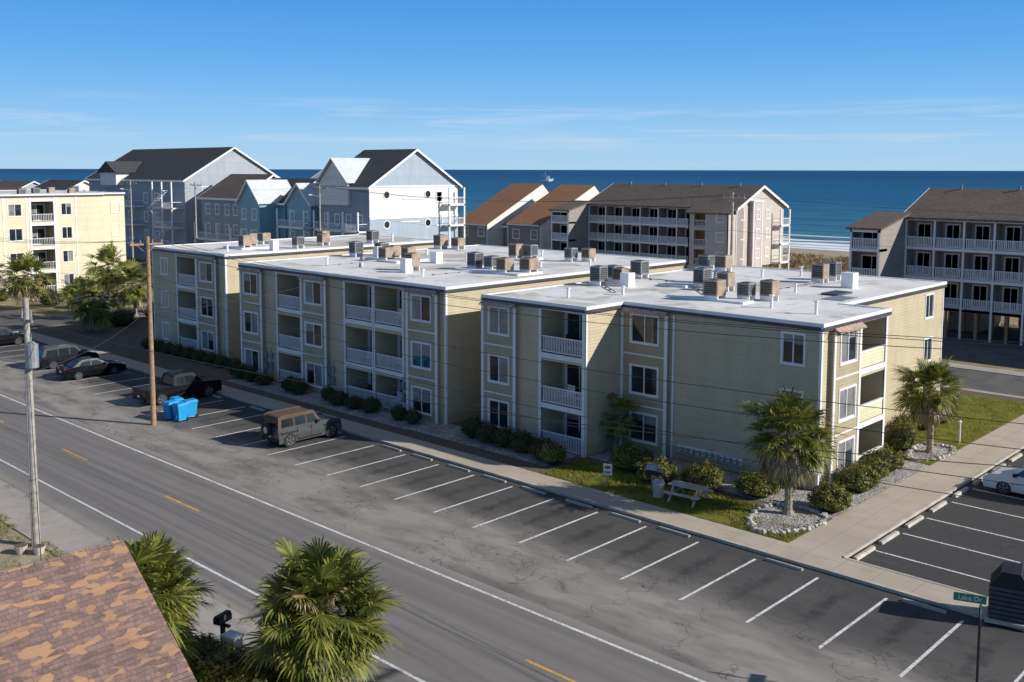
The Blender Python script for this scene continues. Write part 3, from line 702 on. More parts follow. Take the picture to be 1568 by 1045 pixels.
decks(g,FY(86.2),-165.5,-158.6,[3,6.3,9.6],2.2,top=14)
st=g('stairs','white')
for k in range(3):
    for i in range(12):
        s=-165+i*.45 if k%2==0 else -159.6-i*.45; st.box(s,s+.45,2.3,3.3,3+3.3*k+i*.27-.1,3+3.3*k+i*.27,FY(86.2))
wins(g,FX(-158),[90,95.6,101],[5,8.4,11.6],1.1,1.5,.02)
g('dormer','whites').box(-186.5,-180,84.6,90,13.2,15.6); g('dormer_roof','roofgray').prism([(-187.2,15.5),(-179.3,15.5),(-183.2,17.6)],'y',84.2,92)
wins(g,FY(84.6),[-183.2],[13.6],1.6,1.4,.02)
g.done()
g=G('beach_house'); gable(g,-154,-142,87,99,11.6,15.2,'dblue','roofbrown','x')
wins(g,FY(87),[-152,-149,-146,-143.5],[2.4,5.6,8.8],1.2,1.6,.02); decks(g,FY(87),-153.5,-142.5,[4.8],1.8); wins(g,FX(-142),[90,93,96],[5.6,8.8],1.1,1.5,.02); g.done()
g=G('beach_house'); gable(g,-140.5,-129.5,87,99,11.2,14.6,'blue','roofgray','x')
gable(g,-136.8,-131.2,83.6,90,11.4,14.4,'blue','metalroof','y',.4)
wins(g,FY(83.6),[-135.4,-132.6],[2.4,5.4,8.6],1.1,1.6,.02); wins(g,FY(87),[-139],[2.4,5.4,8.6],1.1,1.6,.02); wins(g,FX(-129.5),[90,94],[5.6,8.8],1.1,1.5,.02)
decks(g,FY(83.6),-137,-131,[4.7],1.6); g.done()
g=G('beach_house'); gable(g,-131.5,-120.5,90,104,12.6,16.6,'blue','metalroof','x')
gable(g,-127.5,-121.5,86,92,11.2,14.0,'blue','metalroof','y',.4)
wins(g,FY(86),[-126.2,-122.8],[2.4,5.4,8.4],1.1,1.6,.02); decks(g,FY(86),-128,-121,[4.7,7.8],1.6,top=10.4); wins(g,FX(-120.5),[93,97,101],[5.6,8.8],1.1,1.5,.02); g.done()
def townhouse(x0,x1,y0,y1,z0,z1):
    g=G('townhouse'); W=g('walls','gray')
    wall(W,FY(y0),x0,x1,0,z0); 
    P=[(y0-.3,0),(y1+.2,0),(y1+.2,z1-1.8),(y1-2.0,z1+.1),(y0-.3,z0+.05)]
    g('parapet_walls','stucco').prism(P,'x',x1-.02,x1+.2); g('parapet_walls','stucco').prism(P,'x',x0-.2,x0+.02)
    g('roof','rooforange').mesh([(x0-.3,y0-.6,z0+.1),(x1+.3,y0-.6,z0+.1),(x1+.3,y1-2,z1+.25),(x0-.3,y1-2,z1+.25),(x1+.3,y1+.2,z1-1.5),(x0-.3,y1+.2,z1-1.5)],[(0,1,2,3),(3,2,4,5)])
    g('fascia','white').box(x0,x1,y0-.66,y0-.6,z0-.15,z0+.08)
    wall(W,FYn(y1),x0,x1,0,z1-1.5)
    wins(g,FY(y0),[x0+1.6,x1-1.6],[1.2,4.6],1.4,1.5,.02)
    wins(g,FX(x1+.2),[y0+3,y0+7],[3.4,6.0],.9,1.2,.0)
    g.done()
townhouse(-118.2,-110.9,124.3,140,7.0,13.3); townhouse(-130.6,-123.4,124.3,140.4,6.6,13.4)
g=G('townhouse_link'); gable(g,-123,-118.6,128,138,6.4,8.6,'gray','roofbrown','x'); wins(g,FY(128),[-121],[1.5,4],1.5,1.4,.02); g.done()
def condo(name,x0,x1,y0,yb,base,fh,ridge,bay,wing=None,end=None,gm='sunlit_taupe'):
    g=G(name); eave=base+3*fh; ym=(y0+yb)/2; rec=1.9
    W=g('walls','gray')
    wall(W,FY(y0+rec),x0,x1,base,eave); wall(W,FYn(yb),x0,x1,base,eave); wall(g('end_walls',gm),FX(x1),y0,yb,base,eave); wall(W,FXn(x0),y0,yb,base,eave)
    g('floor_slab','conc').box(x0,x1,y0,yb,base-.3,base-.01)
    sl=(ridge-eave)/(ym-y0); R=g('roof','roofbrown'); ov=.5
    for x in(x0,x1): g('end_walls',gm).face([(x,y0,eave),(x,yb,eave),(x,ym,ridge)])
    for ye,sgn in((y0-ov,1),(yb+ov,-1)):
        ze=eave-ov*sl; R.mesh([(x0-ov,ye,ze),(x1+ov,ye,ze),(x1+ov,ym,ridge),(x0-ov,ym,ridge),(x0-ov,ye,ze+.2),(x1+ov,ye,ze+.2),(x1+ov,ym,ridge+.2),(x0-ov,ym,ridge+.2)],[(0,1,2,3),(4,5,6,7),(0,1,5,4),(1,2,6,5),(0,3,7,4)])
        for x in(x0-ov-.05,x1+ov): g('fascia','white').mesh([(x,ye,ze-.15),(x+.05,ye,ze-.15),(x+.05,ym,ridge-.15),(x,ym,ridge-.15),(x,ye,ze+.22),(x+.05,ye,ze+.22),(x+.05,ym,ridge+.22),(x,ym,ridge+.22)],[(0,1,2,3),(4,5,6,7),(0,3,7,4),(1,2,6,5),(0,1,5,4)])
    F=FY(y0); T=g('white_posts','white')
    n=max(1,round((x1-x0)/bay)); bw=(x1-x0)/n
    for k in range(3):
        z=base+k*fh
        T.box(x0,x1,-rec,.0,z-.28,z,F)
        for i in range(n):
            a=x0+i*bw; b_=a+bw
            railing(g('railings','rail'),F,a+.1,b_-.1,z,1.0,-.06,.16,.08)
            window(g,FY(y0+rec),a+.45,a+bw*.62,z+.1,z+2.2,.06,trim=.1); 
            if bw>3: window(g,FY(y0+rec),a+bw*.72,b_-.3,z+.9,z+2.1,.06,'hung',.08)
    T.box(x0,x1,-.3,.02,eave-.3,eave-.02,F)
    for i in range(n+1):
        a=x0+i*bw; T.box(a-.09,a+.09,-.1,.035,0,eave,F)
        W.box(a-.06,a+.06,-rec,-.12,base,eave,F)
    for i in range(n*2+1):
        for y in(y0+.1,y0+5,y0+9,yb-.4):
            x=x0+i*bw/2; g('pilings','wood').cyl((x,y,0),(x,y,base-.3),.15,n=6)
    g('ground_enclosure','gray').box(x0+bw,x0+bw*2,y0+5.5,yb-2,0,base-.3)
    for i in range(n): 
        if i%2: g('roof_vents','acgray').cyl((x0+i*bw,ym-.3,ridge-.1),(x0+i*bw,ym-.3,ridge+.55),.12)
    if wing:
        a,b_,yw=wing; zz=eave-(y0-yw)*sl*.45
        g('wing_walls','gray').mesh([(b_,yw,base-.2),(b_,y0+.1,base-.2),(b_,y0+.1,eave+.1),(b_,yw,zz)],[(0,1,2,3)])
        g('wing_walls','gray').mesh([(a,yw,base-.2),(a,y0+.1,base-.2),(a,y0+.1,eave+.1),(a,yw,zz)],[(0,1,2,3)])
        g('roof','roofbrown').mesh([(a-.3,yw-.4,zz-.05),(b_+.3,yw-.4,zz-.05),(b_+.3,y0+.5,eave+.25),(a-.3,y0+.5,eave+.25),(a-.3,yw-.4,zz+.13),(b_+.3,yw-.4,zz+.13),(b_+.3,y0+.5,eave+.45),(a-.3,y0+.5,eave+.45)],[(0,1,2,3),(4,5,6,7),(0,1,5,4),(1,2,6,5),(0,3,7,4)])
        t=g('white_posts','white'); FW=FY(yw)
        for s in(a+.1,b_-.1): t.box(s-.1,s+.1,-.1,.03,0,zz,FW)
        t.box(a,b_,-.2,.03,zz-.3,zz,FW)
        wall(g('wing_walls','gray'),FY(yw+1.8),a,b_,base-.2,zz)
        for k in range(3):
            z=base+k*fh; t.box(a,b_,-1.8,.02,z-.28,z,FW); railing(g('railings','rail'),FW,a+.2,b_-.2,z,1.0,-.06,.16,.08)
            window(g,FY(yw+1.8),a+.5,b_-.5,z+.1,z+2.1,.06)
    if end:
        a,b_,ye=end
        ze=eave-(y0-ye)*sl
        g('stair_tower',gm).box(a,a+.2,ye,y0+.2,base,ze-.02); g('stair_tower',gm).box(b_-.2,b_,ye,y0+.2,base,ze-.02)
        wall(g('stair_tower',gm),FY(ye),a,b_,base-2,ze,[(a+1.0,a+2.8,base+k*fh+.1,base+k*fh+2.3) for k in range(3)])
        for k in range(3): 
            g('stair_tower_back','brick').box(a+.3,a+3.4,y0-.2,y0-.1,base+k*fh,base+k*fh+2.5)
            railing(g('railings','rail'),FY(ye),a+1.0,a+2.8,base+k*fh+.1,.9,-.1,.22,.05); window(g,FY(ye),b_-1.9,b_-.8,base+k*fh+.8,base+k*fh+2.1,.04,'hung')
        g('roof','roofbrown').mesh([(a-.4,ye-.4,ze+.02),(b_+.4,ye-.4,ze+.02),(b_+.4,y0+.5,eave+.33),(a-.4,y0+.5,eave+.33),(a-.4,ye-.4,ze+.2),(b_+.4,ye-.4,ze+.2),(b_+.4,y0+.5,eave+.5),(a-.4,y0+.5,eave+.5)],[(0,1,2,3),(4,5,6,7),(0,1,5,4),(1,2,6,5)])
    return g
g=condo('oceanfront_condo',-101,-74.4,124.6,138.2,2.6,2.75,13.8,3.3,wing=(-104.6,-101.05,119.6),end=(-81,-74.4,122.6))
F=FX(-74.4)
g('chimney_bay','sunlit_taupe').box(128.2,130.6,.02,.7,0,11.6,F); g('chimney_bay_trim','white').box(128.0,130.8,.02,.85,11.6,11.85,F)
for s in(128.2,130.6): g('chimney_bay_trim','white').box(s-.1,s+.1,.6,.74,0,11.6,F)
wins(g,F,[129.4],[3.6,6.4,9.2],.9,1.3,.73); wins(g,F,[126.2,133.4],[3.6,6.4,9.2],.8,1.2,.02); decks(g,F,135.2,138.1,[2.6,5.35,8.1],1.2,top=10.4)
g.done()
condo('oceanfront_condo',-40.2,-4,99.6,113.5,2.9,2.9,14.2,2.85,wing=(-43.2,-40.25,93.5)).done()
for (x0,x1,y0,y1,e,r,wm,rm) in((-240,-222,90,104,10,13.5,'whites','roofgray'),(-275,-255,92,106,9.5,13,'bluegray','roofbrown'),(10,30,96,110,9,13,'lgray','roofgray')):
    g=G('beach_house'); gable(g,x0,x1,y0,y1,e,r,wm,rm,'x'); wins(g,FY(y0),[x0+3,x0+8,x0+13],[2.4,5.6],1.2,1.6,.02); wins(g,FX(x1),[y0+3,y0+7],[2.4,5.6],1.1,1.5,.02); g.done()
# ------------------------------------------------------------------ foreground house roof
g=G('shingle_roof_house')
rx,rz=-26.3,6.0; sl=2.7/3.8; ex=-20.6; ez=rz-(ex-rx)*sl; y1=12.2; y0=-8
wx=-32.0; wz=rz-(rx-wx)*sl
R=g('roof','shing'); nc=50
for i in range(nc):
    xa=rx+(ex-rx)*i/nc; xb=rx+(ex-rx)*(i+1)/nc; za=rz-(xa-rx)*sl; zb=rz-(xb-rx)*sl
    R.mesh([(xa,y0,za),(xa,y1,za),(xb,y1,zb+.012),(xb,y0,zb+.012),(xb,y1,zb),(xb,y0,zb)],[(0,1,2,3),(3,2,4,5)])
R.mesh([(rx,y0,rz-.14),(rx,y1,rz-.14),(ex,y1,ez-.14),(ex,y0,ez-.14),(ex,y1,ez),(ex,y0,ez),(rx,y1,rz)],[(0,1,2,3),(2,3,5,4),(1,2,4,6)])
g('roof','shing').mesh([(rx,y0,rz),(rx,y1,rz),(wx,y1,wz),(wx,y0,wz)],[(0,1,2,3)])
for i in range(60):
    y=y0+i*.336; g('ridge_caps','shing').mesh([(rx-.15,y,rz-.075),(rx,y,rz+.035),(rx+.15,y,rz-.075),(rx-.15,y+.33,rz-.085),(rx,y+.33,rz+.02),(rx+.15,y+.33,rz-.085)],[(0,1,4,3),(1,2,5,4)])
g('rake_trim','flash').mesh([(rx,y1+.03,rz-.2),(ex,y1+.03,ez-.2),(ex,y1+.03,ez-.01),(rx,y1+.03,rz-.01),(rx,y1,rz-.2),(ex,y1,ez-.2)],[(0,1,2,3),(0,1,5,4)])
wall(g('walls','cream'),FX(ex-.6),y0+.5,y1-.4,0,ez+.2); wall(g('walls','cream'),FXn(wx+.6),y0+.5,y1-.4,0,wz+.2)
g('walls','cream').face([(wx+.6,y1-.4,0),(ex-.6,y1-.4,0),(ex-.6,y1-.4,ez+.2),(rx,y1-.4,rz-.2),(wx+.6,y1-.4,wz+.2)])
g.done()
# ------------------------------------------------------------------ palms
def palm(x,y,h,r=2.0,seed=0,dry=.35,n=58,tr=.17,z0=.0,nl=24,lw=.017):
    rnd=random.Random(seed); g=G('palm_tree')
    zc=h-r*.98
    T=g('trunk','trunk'); lean=Vector((rnd.uniform(-.25,.25),rnd.uniform(-.25,.25),0))
    k=14; rings=[]
    for i in range(k+1):
        t=i/k; p=Vector((0,0,zc*t))+lean*(t*t); rr=tr*(1.25-.3*t)*(1.5 if i==0 else 1)*(1+.08*rnd.uniform(-1,1))
        rings.append((p,rr))
    for i in range(k): T.cyl(rings[i][0],rings[i+1][0],rings[i][1],rings[i+1][1]*.92,9,False)
    for i in range(60):
        t=rnd.uniform(.2,1); a=rnd.uniform(0,6.28); p=Vector((0,0,zc*t))+lean*(t*t); d=Vector((math.cos(a),math.sin(a),0)); s=d.cross(Vector((0,0,1)))
        q=p+d*tr*.9
        T.mesh([q-s*.07,q+s*.07,q+d*.16+Vector((0,0,.22))+s*.03,q+d*.16+Vector((0,0,.22))-s*.03],[(0,1,2,3)])
    top=Vector((0,0,zc))+lean
    for i in range(n):
        u=(i+.5)/n; a=i*2.39996+rnd.uniform(-.3,.3)
        el=math.radians(82-152*u**.78)+rnd.uniform(-.18,.18)
        isdry=(u>1-dry and rnd.random()<.75) or rnd.random()<.05
        Lf=g('dry_fronds','dry') if isdry else g('green_fronds','palm')
        hd=Vector((math.cos(a),math.sin(a),0)); d=(hd*math.cos(el)+Vector((0,0,math.sin(el)))).normalized()
        pl=r*rnd.uniform(.30,.70)*(.8 if isdry else 1); p0=top+Vector((0,0,rnd.uniform(-.35,.15)))
        p1=p0+d*pl*.6; d2=(d-Vector((0,0,.28))).normalized(); p2=p1+d2*pl*.5
        side=hd.cross(Vector((0,0,1)))
        for A,Bp in((p0,p1),(p1,p2)): Lf.mesh([A-side*.02,A+side*.02,Bp+side*.015,Bp-side*.015],[(0,1,2,3)])
        up=side.cross(d2); bl=r*rnd.uniform(.36,.54)*(.85 if isdry else 1)
        fold=rnd.uniform(.2,.7) if not isdry else .9; roll=rnd.uniform(-.5,.5)
        side2=side*math.cos(roll)+up*math.sin(roll); up2=up*math.cos(roll)-side*math.sin(roll)
        for j in range(nl):
            th=(j/(nl-1)-.5)*math.radians(235 if not isdry else 150)
            l=bl*(.62+.38*math.cos(th*.75))*rnd.uniform(.78,1.12)
            ld=(d2*math.cos(th)+side2*math.sin(th)+up2*abs(math.sin(th))*fold*.5).normalized()
            ld=(ld+Vector((0,0,-.08 if not isdry else -.5))).normalized()
            mid=p2+ld*l*.5; w=lw*r*rnd.uniform(.7,1.1); pw=ld.cross(up2)
            pw=pw.normalized()*w if pw.length>1e-3 else side*w
            gv=Vector((0,0,-1))*l*rnd.uniform(.05,.32)*(1.6 if isdry else 1)
            m2=p2+ld*l*.78+gv*.3; tip=p2+ld*l*.98+gv
            Lf.mesh([p2,mid-pw,mid+pw,m2-pw*.7,m2+pw*.7,tip],[(0,1,2),(1,3,4,2),(3,5,4)])
    return g.done((x,y,z0))
palm(-22.1,42.3,6.0,2.25,1,.50,130,z0=.1,nl=26,lw=.019); palm(-34.3,44.9,3.6,1.4,2,.1,44,.12,z0=.1); palm(-21.3,57.4,5.8,2.15,3,.42,105,z0=.1,lw=.019)
palm(-98.2,43.7,5.9,2.75,4,.35,80,z0=.05,nl=18,lw=.024); palm(-119.8,45,7.2,3.4,5,.45,80,nl=18,lw=.024); palm(-122.5,56,7.2,3.3,6,.35,74,nl=18,lw=.024); palm(-106,51.5,6.2,2.7,7,.35,70,nl=18,lw=.024); palm(-108,46,4.8,2.2,12,.3,50,nl=18,lw=.024)
palm(-116,60,6.6,2.9,14,.3,60,nl=18,lw=.024); palm(-123,41.5,7.0,3.1,15,.4,60,nl=18,lw=.024)
palm(-24.75,17.55,4.75,2.3,8,.36,200,.2,z0=.02,nl=30,lw=.019); palm(-29.1,14.1,5.0,2.15,9,.25,150,z0=.02,nl=28,lw=.019)
# ------------------------------------------------------------------ shrubs
def bushmesh(seed,mat,n=2200,ls=.075):
    rnd=random.Random(seed); b=B()
    off=Vector((seed*3.1,seed*1.7,0))
    for _ in range(n):
        a=rnd.uniform(0,6.283); c=rnd.uniform(-.25,1); s=math.sqrt(max(0,1-c*c)); d=Vector((s*math.cos(a),s*math.sin(a),c))
        rad=1+.26*mnoise.noise(d*2.2+off)+.14*mnoise.noise(d*6+off); rad*=rnd.uniform(.80,1.05)
        p=Vector((d.x*.5,d.y*.5,.30+d.z*.42))*rad; p.z=max(.02,p.z)
        nrm=(d+Vector((rnd.uniform(-.8,.8),rnd.uniform(-.8,.8),rnd.uniform(-.5,.9)))).normalized()
        t=nrm.cross(Vector((rnd.uniform(-1,1),rnd.uniform(-1,1),rnd.uniform(-1,1)))).normalized(); w=nrm.cross(t); k=ls*rnd.uniform(.6,1.2)*.5
        b.face([p-t*k,p+w*k*.55,p+t*k,p-w*k*.55])
    me=D.meshes.new('shrub_foliage'); me.from_pydata(b.v,[],b.f); me.materials.append(M[mat]); 
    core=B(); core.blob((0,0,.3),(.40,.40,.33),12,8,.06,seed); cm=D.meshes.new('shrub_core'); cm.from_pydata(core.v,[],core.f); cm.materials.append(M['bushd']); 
    return me,cm
BM=[bushmesh(i,'bush',2600,.085) for i in range(3)]; BD=[bushmesh(i+5,'bushd',1500,.10) for i in range(2)]
def bush(x,y,w,h,dark=False,z0=.09,sy=1):
    me,cm=random.choice(BD if dark else BM); e=D.objects.new('shrub',None); COL.objects.link(e)
    for q,nm in((me,'foliage'),(cm,'core')):
        o=D.objects.new(nm,q); COL.objects.link(o); o.parent=e
    e.location=(x,y,z0); e.scale=(w,w*sy,h*1.35); e.rotation_euler=(0,0,random.uniform(0,6.28))
for x,y,w,h in((-29.6,42.3,2.0,1.15),(-27.3,43.0,2.2,1.2),(-24.6,43.9,2.2,1.1),(-20.9,44.2,1.9,1.35),(-21.3,48.0,2.0,1.35),(-21.5,50.3,1.5,1.2),(-21.7,52.2,1.9,1.3),(-22.9,56.8,1.6,1.2),(-23.4,58.5,1.5,1.2),(-24.0,60.5,1.5,1.2),(-23.6,62.5,1.5,1.2),(-31.8,43.1,2.2,1.25),(-23.5,65,1.6,1.2)): bush(x,y,w,h)
for x,y in((-42.6,41.7),(-41.2,41.5),(-39.8,41.5),(-38.3,41.4),(-36.6,41.2),(-35.6,40.9)): bush(x,y,1.5,1.15,x<-36)
for i in range(15):
    x=-47.5-i*1.55+random.uniform(-.2,.2)
    if random.random()<.85: bush(x,41.3+random.uniform(-.2,.2),random.uniform(1.0,1.5),random.uniform(.8,1.15),True)
for i in range(9): bush(-71-i*1.8,42.6,1.3,1.0,True)
for x,y,w,h in((-24.4,15.0,2.2,1.4),(-27.2,15.6,2.4,1.2),(-29,15.8,1.6,1.0),(-22.5,16.2,2.0,1.2),(-25.8,15.9,1.9,1.1),(-48.5,15.0,1.8,1.4),(-50.2,14.6,1.6,1.3),(-46.4,15.5,.8,.6)): bush(x,y,w,h,z0=.03)
for x,y in((-104,46),(-103,48.5),(-102,52),(-100,47),(-107,55),(-109,58),(-112,62),(-117,50),(-121,48.5),(-126,50),(-128,54),(-129,58),(-130,46)): bush(x,y,2.4,1.5,random.random()<.5,0)
for x,y in((-14,72),(-12.5,72.6),(-10.5,72.2),(-16.6,72.8),(-15.4,72.1)): bush(x,y,1.1,.9,z0=.3)
# ------------------------------------------------------------------ rocks
def rockring(name,cx,cy,rx,ry,n=34,fill='grav'):
    g=G(name); 
    for i in range(n):
        a=2*math.pi*i/n+random.uniform(-.06,.06); k=1+.08*math.sin(3*a)+random.uniform(-.04,.04); q=random.uniform(.7,1.2)
        g('border_stones','rock').blob((cx+rx*k*math.cos(a),cy+ry*k*math.sin(a),.15),(.2*q,.17*q,.12*q),7,5,.3,i)
    g('bed_gravel',fill).face([(cx+(rx)*math.cos(2*math.pi*i/24),cy+(ry)*math.sin(2*math.pi*i/24),.14) for i in range(24)])
    g.done()
rockring('palm_rock_bed',-21.9,41.6,1.5,2.1,44); rockring('palm_rock_bed',-21.3,57.4,1.0,2.0,36)
g=G('stone_planter')
for lv in range(3):
    for i in range(30):
        a=2*math.pi*(i+.5*lv)/30; g('stones','rock').blob((-15.5+2.2*math.cos(a),72.4+1.3*math.sin(a),.2+.22*lv),(.26,.2,.14),6,4,.2,i+lv*40)
g('soil','mulch').face([(-15.5+2.1*math.cos(2*math.pi*i/20),72.4+1.2*math.sin(2*math.pi*i/20),.62) for i in range(20)])
g('urn','awn').cyl((-15.5,71.6,.62),(-15.5,71.6,1.15),.16,.3,12)
g.done()
# ------------------------------------------------------------------ vehicles
def carbuild(name,loc,rot,paint_,L,W,low,top,arch,wr,wx,glz,roofmat=None,spare=False,bed=None,cabmat=None):
    g=G(name); hw=W/2
    pts=list(low); zb=.28*(wr/.34)
    xs0=pts[0][0]; xs1=pts[-1][0]
    seq=[(xs1-.05,zb)]
    for c in sorted(wx,reverse=True):
        seq+=[(c+arch,zb)]+[(c+arch*math.cos(math.pi*k/8),wr+arch*math.sin(math.pi*k/8)) for k in range(0,9)]+[(c-arch,zb)]
    seq+=[(xs0+.05,zb)]
    prof=pts+seq
    def w(z): return hw*(1-.05*max(0,(z-.6))/.5-.06*max(0,(.5-z))/.3)
    n=len(prof); body=g('body',paint_)
    vs=[(x,-w(z),z) for x,z in prof]+[(x,w(z),z) for x,z in prof]
    body.mesh(vs,[tuple(range(n)),tuple(range(2*n-1,n-1,-1))]+[(i,(i+1)%n,n+(i+1)%n,n+i) for i in range(n)])
    g('underbody','blackp').box(xs0+.15,xs1-.15,-hw*.8,hw*.8,zb+.0,zb+.35)
    zbelt=top[0][1]; zt=max(z for _,z in top)
    def wc(z): return hw*(.93-.17*(z-zbelt)/(zt-zbelt))
    m=len(top); cab=g('cabin',roofmat or paint_); vs=[(x,-wc(z),z) for x,z in top]+[(x,wc(z),z) for x,z in top]
    cab.mesh(vs,[tuple(range(m)),tuple(range(2*m-1,m-1,-1))]+[(i,(i+1)%m,m+(i+1)%m,m+i) for i in range(m)])
    gl=g('windows','glass')
    for sg in(-1,1):
        for poly in glz:
            gl.face([(x,sg*(wc(z)+.012),z) for x,z in poly])
    def screen(a,b_):
        (x0,z0),(x1,z1)=a,b_; d=Vector((x1-x0,0,z1-z0)); nn=Vector((d.z,0,-d.x)).normalized()*.012
        for s_ in(1,-1):
            o=nn*s_; q=[]
            for t,sy in((.12,-1),(.12,1),(.88,1),(.88,-1)):
                z=z0+(z1-z0)*t; q.append((x0+(x1-x0)*t+o.x,sy*(wc(z)-.10),z+o.z))
            gl.face(q)
    screen(top[0],top[1]); screen(top[-1],top[-2])
    for c in wx:
        for sg in(-1,1):
            y=sg*(hw-.12); T=g('tires','rubber'); T.cyl((c,y-.11,wr),(c,y+.11,wr),wr,n=22)
            g('arch_liners','blackp').cyl((c,sg*(hw-.30),wr+.02),(c,sg*(hw-.05),wr+.02),arch*.97,n=20)
            R=g('rims','rim'); yo=y+sg*.112; 
            for k in range(5):
                a=k*2*math.pi/5+.3; a0=a-.22;a1=a+.22; rr=wr*.66
                R.face([(c+.05*math.cos(a0),yo+sg*.008,wr+.05*math.sin(a0)),(c+rr*math.cos(a0),yo+sg*.008,wr+rr*math.sin(a0)),(c+rr*math.cos(a1),yo+sg*.008,wr+rr*math.sin(a1)),(c+.05*math.cos(a1),yo+sg*.008,wr+.05*math.sin(a1))])
            ring=[(c+wr*.68*math.cos(2*math.pi*k/20),yo+sg*.006,wr+wr*.68*math.sin(2*math.pi*k/20)) for k in range(20)]; ri=[(c+wr*.60*math.cos(2*math.pi*k/20),yo+sg*.006,wr+wr*.60*math.sin(2*math.pi*k/20)) for k in range(20)]
            R.mesh(ring+ri,[(k,(k+1)%20,20+(k+1)%20,20+k) for k in range(20)])
            R.cyl((c,yo-.02*sg,wr),(c,yo+.015*sg,wr),.06,n=8)
    for sg in(-1,1):
        g('tail_lamps','redl').box(xs0-.02,xs0+.06,sg*hw*.72-.12,sg*hw*.72+.12,.78,.98)
        g('head_lamps','lamp').box(xs1-.10,xs1+.015,sg*hw*.70-.16,sg*hw*.70+.16,.66,.80)
        g('mirrors','blackp').box(top[-1][0]-.35,top[-1][0]-.18,sg*(hw*.95)-.0,sg*(hw*1.12),zbelt+.02,zbelt+.18)
        for sx in(.05,-.95): g('door_seams','blackp').box(sx,sx+.015,sg*(hw*.985)-.008,sg*(hw*.985)+.008,.45,zbelt-.06)
        g('door_handles','blackp').box(-.12,.0,sg*(hw*.985)-.02,sg*(hw*.985)+.02,zbelt-.2,zbelt-.16)
    g('bumpers','blackp').box(xs0-.06,xs0+.05,-hw*.86,hw*.86,.38,.55); g('bumpers','blackp').box(xs1-.06,xs1+.05,-hw*.86,hw*.86,.34,.55)
    g('plate','signw').box(xs0-.075,xs0-.062,-.16,.16,.60,.74)
    if spare: 
        g('spare_wheel','rubber').cyl((xs0-.26,0.1,1.02),(xs0-.02,.1,1.02),.38,n=20); g('spare_wheel_hub','rim').cyl((xs0-.28,.1,1.02),(xs0-.255,.1,1.02),.2,n=12)
        for sg in(-1,1):
            for c in wx: g('fender_flares','blackp').box(c-.55,c+.55,sg*(hw-.02)-.06,sg*(hw-.02)+.08,.86,.93)
        g('side_steps','blackp').box(-.85,.75,-hw-.05,-hw+.08,.38,.44); g('side_steps','blackp').box(-.85,.75,hw-.08,hw+.05,.38,.44)
    if bed: g('bed_liner','blackp').box(bed[0],bed[1],-hw*.82,hw*.82,bed[2]-.02,bed[2]+.006)
    return g.done(loc,rot,bevel={'body':.06,'cabin':.06})
def suv(loc,rot,paint_,L=4.6):
    h=L/2
    low=[(-h,.45),(-h+.02,.95),(-h+.15,1.02),(h-1.25,1.02),(h-.25,.90),(h-.02,.72),(h,.45)]
    top=[(-h+.08,1.0),(-h+.35,1.62),(-h+.7,1.69),(.45,1.68),(h-1.2,1.0)]
    glz=[[(-h+.35,1.06),(-h+.5,1.52),(-.95,1.58),(-.95,1.06)],[(-.88,1.06),(-.88,1.58),(-.05,1.58),(-.05,1.06)],[(.03,1.06),(.03,1.58),(.42,1.56),(h-1.4,1.06)]]
    return carbuild('parked_car',loc,rot,paint_,L,1.85,low,top,.40,.35,(-h+.9,h-.95),glz)
def sedan(loc,rot,paint_,L=4.7):
    h=L/2
    low=[(-h,.42),(-h+.02,.85),(-h+.2,.95),(-h+.9,.98),(h-1.4,.94),(h-.3,.78),(h-.02,.62),(h,.4)]
    top=[(-h+.55,.95),(-h+1.25,1.38),(-.5,1.45),(.15,1.42),(h-1.35,.92)]
    glz=[[(-h+1.0,1.0),(-h+1.32,1.32),(-.4,1.37),(-.4,1.0)],[(-.32,1.0),(-.32,1.37),(.12,1.34),(h-1.6,1.0)]]
    return carbuild('parked_car',loc,rot,paint_,L,1.8,low,top,.38,.33,(-h+.95,h-.95),glz)
HY=math.radians(90)
def jeep(loc,rot):
    h=2.2
    low=[(-h,.5),(-h,1.12),(-h+.1,1.16),(.75,1.16),(h-.2,1.08),(h-.03,1.0),(h,.5)]
    top=[(-h+.03,1.14),(-h+.12,1.78),(-h+.3,1.84),(.3,1.84),(.75,1.14)]
    glz=[[(-h+.2,1.2),(-h+.28,1.68),(-1.15,1.70),(-1.15,1.2)],[(-1.05,1.2),(-1.05,1.7),(-.3,1.7),(-.3,1.2)],[(-.2,1.2),(-.2,1.7),(.28,1.7),(.55,1.2)]]
    return carbuild('off_road_vehicle',loc,rot,'carsilver',4.4,1.88,low,top,.47,.41,(-h+.75,h-.7),glz,'softtop',True)
jeep((-49.9,34.4,.0),HY)
def pickup(loc,rot):
    h=2.85
    low=[(-h,.55),(-h,1.15),(-.65,1.15),(-.6,1.12),(1.45,1.15),(h-.1,1.08),(h,.9),(h,.5)]
    top=[(-.75,1.12),(-.62,1.80),(-.3,1.88),(.75,1.86),(1.45,1.13)]
    glz=[[(-.55,1.2),(-.48,1.70),(.02,1.74),(.02,1.2)],[(.1,1.2),(.1,1.74),(.7,1.73),(1.15,1.2)]]
    return carbuild('pickup_truck',loc,rot,'carblack',5.7,1.98,low,top,.46,.40,(-h+1.15,h-1.0),glz,bed=(-h+.1,-.85,1.155))
pickup((-65.2,34.6,0),HY)
sedan((-77.5,33.9,0),HY,'carblack'); suv((-83.2,34.3,0),HY,'cardark',4.6); suv((-97,34.0,0),HY,'carblack',4.6); sedan((-102.5,33.8,0),HY,'cardark')
suv((-14.4,53.6,0),math.pi,'carwhite',4.8)
suv((-27,101,.0),0,'carwhite')
